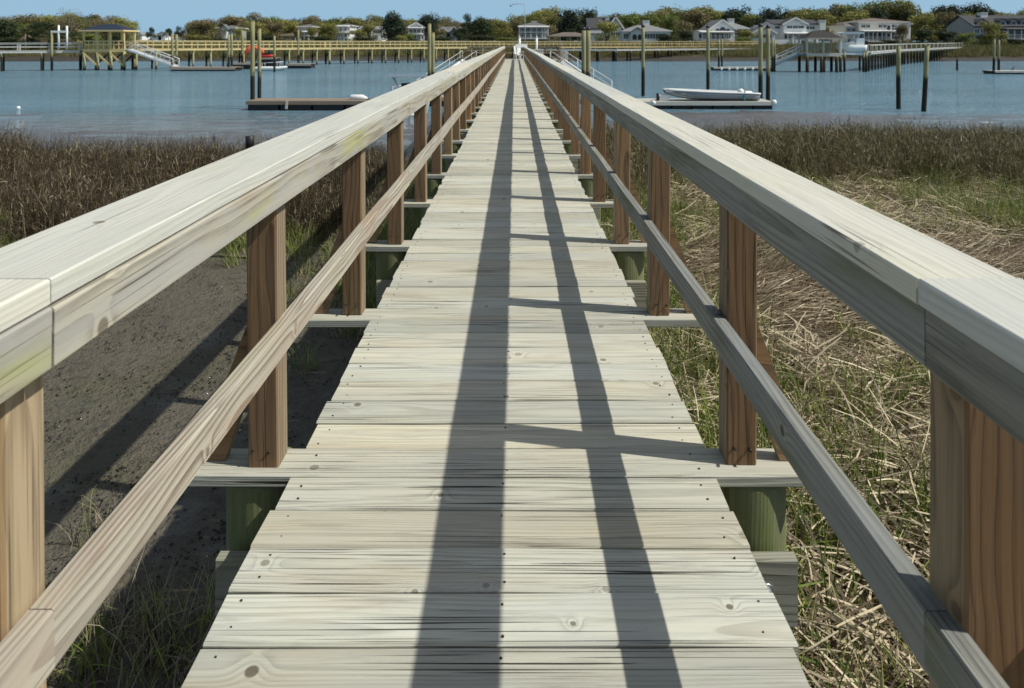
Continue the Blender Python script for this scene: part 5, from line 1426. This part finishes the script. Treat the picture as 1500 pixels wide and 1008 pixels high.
def tree_meshes(kind, seed):
    """unit tree: 1 high, crown about 1 across before scaling"""
    r = random.Random(seed * 131 + len(kind))
    mb = MB()
    tips = []
    if kind in ('pine',):
        mb.tube([(0, 0, -0.05), (0.01, 0, 0.4), (0.0, 0.01, 0.75), (0.01, 0, 0.95)], [0.028, 0.022, 0.014, 0.004], 7)
        for i in range(19):
            z = r.uniform(0.36, 0.92); a = r.uniform(0, 6.28); L = r.uniform(0.18, 0.46) * (1.15 - 0.75 * max(0, z - 0.6) / 0.4)
            e = Vector((math.cos(a) * L, math.sin(a) * L, z + r.uniform(0.0, 0.08)))
            mb.tube([(0, 0, z - 0.05), e * 0.6 + Vector((0, 0, z * 0.38)), e], [0.010, 0.007, 0.003], 5, caps=False)
            tips.append((e, r.uniform(0.14, 0.22), 0.55))
        tips.append((Vector((0, 0, 0.88)), 0.2, 0.6))
    else:
        h0 = {'bare': 0.28, 'dark': 0.16}.get(kind, 0.2)
        mb.tube([(0, 0, -0.05), (0.01, 0, h0 * 0.6), (0, 0.01, h0 + 0.1)], [0.04, 0.032, 0.024], 7)
        nl = 9
        for i in range(nl):
            a = 6.283 * i / nl + r.uniform(-0.3, 0.3); sp = r.uniform(0.18, 0.42); z1 = r.uniform(0.45, 0.9) if i % 3 else r.uniform(0.75, 0.93)
            if z1 > 0.75: sp *= 0.6
            e = Vector((math.cos(a) * sp, math.sin(a) * sp, z1)); mid = Vector((e.x * 0.45, e.y * 0.45, (h0 + z1) / 2 - 0.03))
            mb.tube([(0, 0, h0), mid, e], [0.02, 0.013, 0.004], 5, caps=False)
            tips.append((e, r.uniform(0.13, 0.21), 0.8))
            for k in range(3 if kind == 'bare' else 2):
                e2 = mid.lerp(e, r.uniform(0.3, 0.8)) + Vector((r.uniform(-0.16, 0.16), r.uniform(-0.16, 0.16), r.uniform(0.0, 0.16)))
                e2.z = min(e2.z, 0.93)
                mb.tube([mid.lerp(e, 0.3), e2], [0.009, 0.003], 4, caps=False)
                tips.append((e2, r.uniform(0.09, 0.15), 0.85))
        if kind != 'bare':
            for k in range(8):
                a = r.uniform(0, 6.28); q = r.uniform(0.22, 0.44)
                tips.append((Vector((math.cos(a) * q, math.sin(a) * q, r.uniform(0.2, 0.42))), r.uniform(0.10, 0.16), 0.8))
            tips.append((Vector((0, 0, 0.55)), 0.25, 0.9))
    trunk = mb.mesh('trunk', M_PBARK if kind == 'pine' else M_BARK)
    V, F, MI = [], [], []
    dens = {'bare': 55, 'pine': 140, 'dark': 130}.get(kind, 115)
    size = {'bare': 0.011, 'pine': 0.017}.get(kind, 0.018)
    for c, rad, sq in tips:
        m = r.choice((0, 0, 1))
        for _ in range(int(dens * (rad / 0.14) ** 2)):
            d = Vector((r.gauss(0, 1), r.gauss(0, 1), r.gauss(0, 1))).normalized()
            q = rad * (0.55 + 0.5 * r.random() ** 0.6) * (1 + 0.25 * math.sin(5 * d.x + 3 * d.y + seed))
            p = c + Vector((d.x * q, d.y * q, d.z * q * sq))
            nrm = (d + Vector((r.uniform(-1, 1), r.uniform(-1, 1), r.uniform(-0.6, 1)))).normalized()
            u = nrm.cross(Vector((0.3, 0.5, 0.8))).normalized(); w = nrm.cross(u)
            s_ = size * r.uniform(0.6, 1.6); b = len(V)
            V.extend([p - u * s_, p - w * s_ * 0.7, p + u * s_, p + w * s_ * 0.7]); F.append((b, b + 1, b + 2, b + 3)); MI.append(m if r.random() < 0.75 else 1 - m)
    return trunk, (np.array([tuple(v) for v in V]), np.array(F), MI)
TREES = {}
def tree(label, px, top, wpx, Z, shape, col, base_py=None, name=None, cat='tree', group='trees along the far shore'):
    z0 = (PZ(base_py, Z) if base_py else float(gh(PX(px, Z), Z))) - 0.2
    h = PZ(top, Z) - z0; w = wpx / FPX * Z
    seed = len(LABELS) % 3
    key = (shape, seed, col)
    if key not in TREES:
        tr, (V, F, MI) = tree_meshes(shape, seed)
        TREES[key] = (tr, np_mesh('crown', V, F, LEAF[col], MI))
    tr, cr = TREES[key]
    t = thing(name or {'pine': 'pine_tree', 'dark': 'evergreen_tree'}.get(shape, 'oak_tree'), label, cat, (PX(px, Z), Z, z0), R.uniform(0, 6.28), group)
    for nm, me in (('trunk', tr), ('crown', cr)):
        o = place(nm, me, t); o.scale = (w / 0.98, w / 0.98, h)
    return t
def shrub(label, px, top, wpx, Z, col, base=None):
    return tree(label, px, top, wpx, Z, 'round', col, base, 'shrub', 'shrub', 'shrubs along the far shore')
def palm(label, px, top, Z):
    z0 = float(gh(PX(px, Z), Z)) - 0.2; h = PZ(top, Z) - z0
    t = thing('palm_tree', label, 'palm tree', (PX(px, Z), Z, z0), R.uniform(0, 6), 'palmettos by the white railed pier')
    mb = MB(); mb.tube([(0, 0, 0), (0.1, 0, h * 0.5), (0.05, 0, h * 0.8)], [0.24, 0.19, 0.17], 8); mb.build('trunk', M_BARK, t)
    V, F, MI = [], [], []
    for k in range(34):
        a = R.uniform(0, 6.28); el = R.uniform(-1.0, 1.2); d = Vector((math.cos(a) * math.cos(el), math.sin(a) * math.cos(el), math.sin(el))); L = R.uniform(1.2, 1.8)
        c = Vector((0.05, 0, h * 0.8)); m = 1 if el < -0.35 else 0
        sd = d.cross(Vector((0, 0, 1))).normalized()
        for q in range(7):
            ang = (q - 3) * 0.28; e = (d * math.cos(ang) + sd * math.sin(ang)) * L + Vector((0, 0, -0.35))
            n_ = sd * math.cos(ang) - d * math.sin(ang); b = len(V)
            V.extend([c + d * 0.45, c + d * 0.45 + e * 0.4 + n_ * 0.07, c + d * 0.4 + e, c + d * 0.45 + e * 0.4 - n_ * 0.07]); F.append((b, b + 1, b + 2, b + 3)); MI.append(m)
    place('crown', np_mesh('crown', np.array([tuple(v) for v in V]), np.array(F), LEAF['palm'], MI), t)
    return t

T = tree
# far left shore, behind the white railed pier
T('dark evergreen at the very end of the palmetto shore', 8, 27, 56, 150, 'dark', 'dark')
T('dark evergreen next in from the end of the palmetto shore', 34, 34, 34, 154, 'dark', 'green')
T('broad dark evergreen behind the boat lift posts', 60, 29, 44, 152, 'dark', 'dark')
T('dark evergreen between the lift posts and the navy roof', 84, 38, 36, 156, 'dark', 'dark')
T('tall bare grey oak above the white lift posts', 100, 14, 56, 166, 'bare', 'brown')
T('smaller bare grey oak rising beside the navy roof', 139, 25, 42, 172, 'bare', 'brown')
T('low olive tree seen under the navy roof', 130, 50, 46, 165, 'round', 'green')
T('small dark tree seen past the post under the navy roof', 170, 50, 44, 168, 'round', 'dark')
palm('pale palmetto nearest the end of the shore', 37, 42, 143)
palm('pale palmetto just left of the white lift posts', 60, 44, 144)
palm('pale palmetto seen between the white lift posts', 93, 46, 145)
palm('pale palmetto close beside the pavilion posts', 112, 48, 144)
T('distant small pine over the tiny white houses, nearest the pavilion', 221, 40, 11, 400, 'pine', 'pine')
T('distant small pine over the tiny white houses, middle of three', 247, 42, 12, 404, 'pine', 'pine')
T('distant small pine over the tiny white houses, nearest the brown oaks', 264, 39, 15, 398, 'pine', 'pine')
T('distant low hedge like tree behind the tiny white houses', 212, 48, 34, 430, 'round', 'dark')
T('distant low round tree behind the steep gabled white house', 250, 49, 40, 436, 'round', 'brown')
# left of the boardwalk
T('broad tawny oak where the distant houses end', 298, 30, 56, 192, 'round', 'brown')
T('broad brown oak behind the grey blue house', 340, 25, 64, 206, 'round', 'brown')
T('brown olive oak rising behind the tall pile on the low float', 377, 31, 50, 200, 'round', 'olive')
T('brown oak behind the slender pile past the skiff', 404, 34, 42, 196, 'round', 'brown')
T('olive oak with a rounded top over the wide low white building', 424, 30, 40, 210, 'round', 'olive')
T('dark bushy tree under the olive oak by the low white building', 452, 42, 44, 200, 'dark', 'green')
T('yellow olive oak past the taupe house', 478, 35, 40, 198, 'round', 'olive')
T('tall yellow olive oak over the balconied narrow house', 517, 26, 50, 208, 'round', 'olive')
T('grey budding oak next to the tall yellow olive oak', 545, 29, 44, 204, 'bare', 'brown')
T('low olive oak in front of the long low white house', 528, 44, 40, 184, 'round', 'olive')
T('big dark pine, broadest of the trees before the boardwalk', 577, 16, 46, 178, 'dark', 'pine')
T('dark bushy evergreen filling the foot of the big dark pine', 576, 30, 36, 181, 'dark', 'dark')
T('second dark pine behind the tall mossy pile', 626, 19, 40, 188, 'dark', 'pine')
T('dark bushy evergreen under the second dark pine', 629, 36, 30, 192, 'dark', 'dark')
T('grey budding oak between the second and third pines', 655, 25, 44, 204, 'bare', 'brown')
T('small high crowned pine nearer the boardwalk end', 687, 21, 22, 200, 'pine', 'pine')
T('dense dark evergreen beside the small high crowned pine', 706, 24, 44, 186, 'dark', 'dark')
T('olive oak at the end of the shaded handrail', 734, 28, 40, 196, 'round', 'olive')
T('brown oak just before the dock lamp', 757, 31, 30, 192, 'round', 'brown')
# trees that stand before the houses and half hide them
T('bare brown oak in front of the grey blue house', 324, 40, 22, 180, 'bare', 'brown')
T('olive tree before the corner of the grey blue house', 349, 40, 24, 178, 'round', 'olive')
T('olive tree hiding the taupe house corner', 457, 41, 24, 180, 'round', 'olive')
T('brown tree before the taupe house', 436, 43, 20, 178, 'round', 'brown')
T('budding tree before the narrow balconied house', 492, 40, 22, 176, 'bare', 'olive')
T('yellow olive tree hiding the middle of the long low house', 541, 36, 26, 178, 'round', 'olive')
T('small tree at the foot of the house between the tall pines', 600, 49, 20, 174, 'round', 'green')
T('brown oak hiding the near gable of the grey shingled house', 644, 42, 24, 178, 'round', 'brown')
T('dark tree beside the far gable of the grey shingled house', 675, 38, 26, 180, 'dark', 'dark')
T('russet tree between the two balconied houses by the lamp', 808, 38, 24, 182, 'round', 'brown')
# right of the boardwalk
T('grey budding oak behind the balconied grey house', 790, 27, 40, 206, 'bare', 'brown')
T('tall dark pine beyond the brown roofed dock shed', 834, 12, 42, 196, 'dark', 'pine')
T('tall dark pine leaning over the charcoal roof', 864, 11, 38, 200, 'dark', 'pine')
T('dark bushy tree filling the gap behind the brown roofed dock shed', 836, 32, 44, 196, 'dark', 'dark')
T('russet oak standing in front of the charcoal roofed house', 890, 33, 42, 165, 'round', 'olive')
T('yellow green oak behind the white gable end', 922, 20, 48, 206, 'round', 'green')
T('green oak behind the broad hipped roof', 951, 20, 44, 208, 'round', 'green')
T('bright green oak past the square white chimney', 981, 24, 36, 196, 'round', 'green')
T('broad russet oak, widest crown before the arched gable', 1018, 15, 62, 200, 'round', 'brown')
T('lower tawny oak in front of the broad russet one', 1003, 30, 40, 182, 'round', 'brown')
T('round dark pine behind the arched gable', 1066, 14, 30, 206, 'dark', 'pine')
T('olive oak behind the gabled cottage', 1097, 21, 34, 204, 'round', 'olive')
T('dark evergreen behind the small white cottage', 1112, 24, 34, 196, 'dark', 'dark')
T('tall dark pine over the piles on the grey float', 1131, 9, 48, 202, 'dark', 'pine')
T('olive oak behind the broad gabled house', 1168, 14, 50, 206, 'round', 'olive')
T('yellow olive oak behind the chimney of the broad gabled house', 1205, 17, 44, 204, 'round', 'olive')
T('round dark pine top over the hoisted fishing boat', 1238, 10, 28, 210, 'dark', 'pine')
T('golden olive oak beside the cream house', 1252, 16, 56, 196, 'round', 'olive')
T('russet tree in front of the yellow oaks above the boathouse', 1232, 34, 40, 180, 'round', 'olive')
T('dark round evergreen over the brown hipped roof', 1287, 8, 38, 210, 'dark', 'dark')
T('small dark pine top past the brown hipped roof', 1329, 13, 22, 208, 'dark', 'pine')
T('golden olive oak next to the end of the cream house', 1350, 20, 56, 190, 'round', 'olive')
T('flat topped pine with a leaning crown over the golden oaks', 1371, 9, 36, 206, 'pine', 'pine')
T('flat topped pine beside the leaning one over the golden oaks', 1394, 8, 32, 208, 'pine', 'pine')
T('russet gold oak between the flat topped pines and the grey house', 1398, 18, 54, 188, 'round', 'brown')
T('big dark spreading pine behind the grey dormered house', 1433, 3, 56, 212, 'dark', 'pine')
T('olive oak beside the big dark spreading pine', 1424, 20, 44, 196, 'round', 'olive')
T('grey olive tree standing before the grey dormered house', 1453, 31, 40, 160, 'round', 'olive')
T('budding oak behind the grey dormered house', 1492, 15, 60, 210, 'bare', 'brown')
T('brown olive tree screening the end of the cream house', 1322, 36, 24, 166, 'round', 'brown')
# lower growth along the bank
shrub('round dark shrub in front of the broad hipped roof house', 976, 50, 44, 158, 'dark')
shrub('dark shrub beside the columned side porch', 1004, 46, 34, 164, 'dark')
shrub('olive shrub screening the arched gable house porch', 1092, 44, 34, 164, 'olive')
shrub('low green shrub between the arched gable house and the cottage', 1086, 54, 30, 160, 'green')
shrub('dark shrub row at the foot of the golden oak', 1352, 44, 40, 168, 'dark')
shrub('dark green shrub past the foot of the golden oak', 1385, 46, 44, 170, 'dark')
shrub('green shrub before the russet gold oak', 1414, 48, 36, 168, 'green')
shrub('dark shrub under the grey dormered house windows', 1446, 52, 40, 162, 'dark')
shrub('low dark shrub under the columned porch of the grey house', 1484, 57, 46, 162, 'dark')
shrub('dark clipped shrub under the cream house verandah', 1305, 58, 46, 162, 'dark')
shrub('long dark hedge shrub behind the yellow pier before the boardwalk', 700, 52, 60, 170, 'dark')
shrub('green hedge shrub behind the yellow pier near the dock lamp', 742, 55, 44, 168, 'green')
shrub('dark hedge shrub beneath the second dark pine', 645, 54, 50, 172, 'dark')
shrub('low hedge shrub beneath the big dark pine', 590, 56, 60, 172, 'dark')
shrub('pale green shrub at the foot of the big dark pine', 588, 52, 22, 168, 'olive')
shrub('dark hedge shrub below the tall yellow olive oak', 535, 54, 50, 174, 'dark')
shrub('dark hedge shrub below the taupe house', 470, 54, 50, 174, 'dark')
shrub('dark hedge shrub behind the orange kayaks', 385, 52, 60, 172, 'dark')
shrub('dark hedge shrub below the grey blue house', 330, 56, 50, 174, 'dark')
shrub('olive hedge shrub where the distant houses end', 288, 52, 44, 176, 'olive')
shrub('dark shrub at the end of the palmetto shore', 15, 54, 50, 146, 'dark')
shrub('dark shrub behind the white railed pier', 72, 56, 50, 147, 'dark')

# the woods behind everything read as one mass
tl_n = 700
xs = RN.uniform(-175, 175, tl_n); ys = RN.uniform(216, 262, tl_n)
pxs = VPX + xs / ys * FPX; keepm = ~((pxs > 190) & (pxs < 282)); xs, ys = xs[keepm], ys[keepm]; tl_n = len(xs)
protos = []
for i, (shape, col) in enumerate((('round', 'olive'), ('round', 'brown'), ('round', 'green'), ('dark', 'dark'), ('round', 'olive'), ('round', 'brown'))):
    tr, (V, F, MI) = tree_meshes(shape, i + 4)
    V = V * np.array([8.5, 8.5, 8.5])
    protos.append(np_mesh('clump', V, F, LEAF[col], MI))
scatter('woods', np.stack([xs, ys, gh(xs, ys)], 1), RN.uniform(0, 6.28, tl_n), np.where(xs < 0, 0.84, 1.12) * RN.uniform(0.7, 1.15, tl_n) * (0.55 + 1.0 * fbm(xs * 0.06, ys * 0.02, 3)), RN.integers(0, 6, tl_n), protos, 'mixed olive and brown woods filling the shore behind the houses', 0.03)
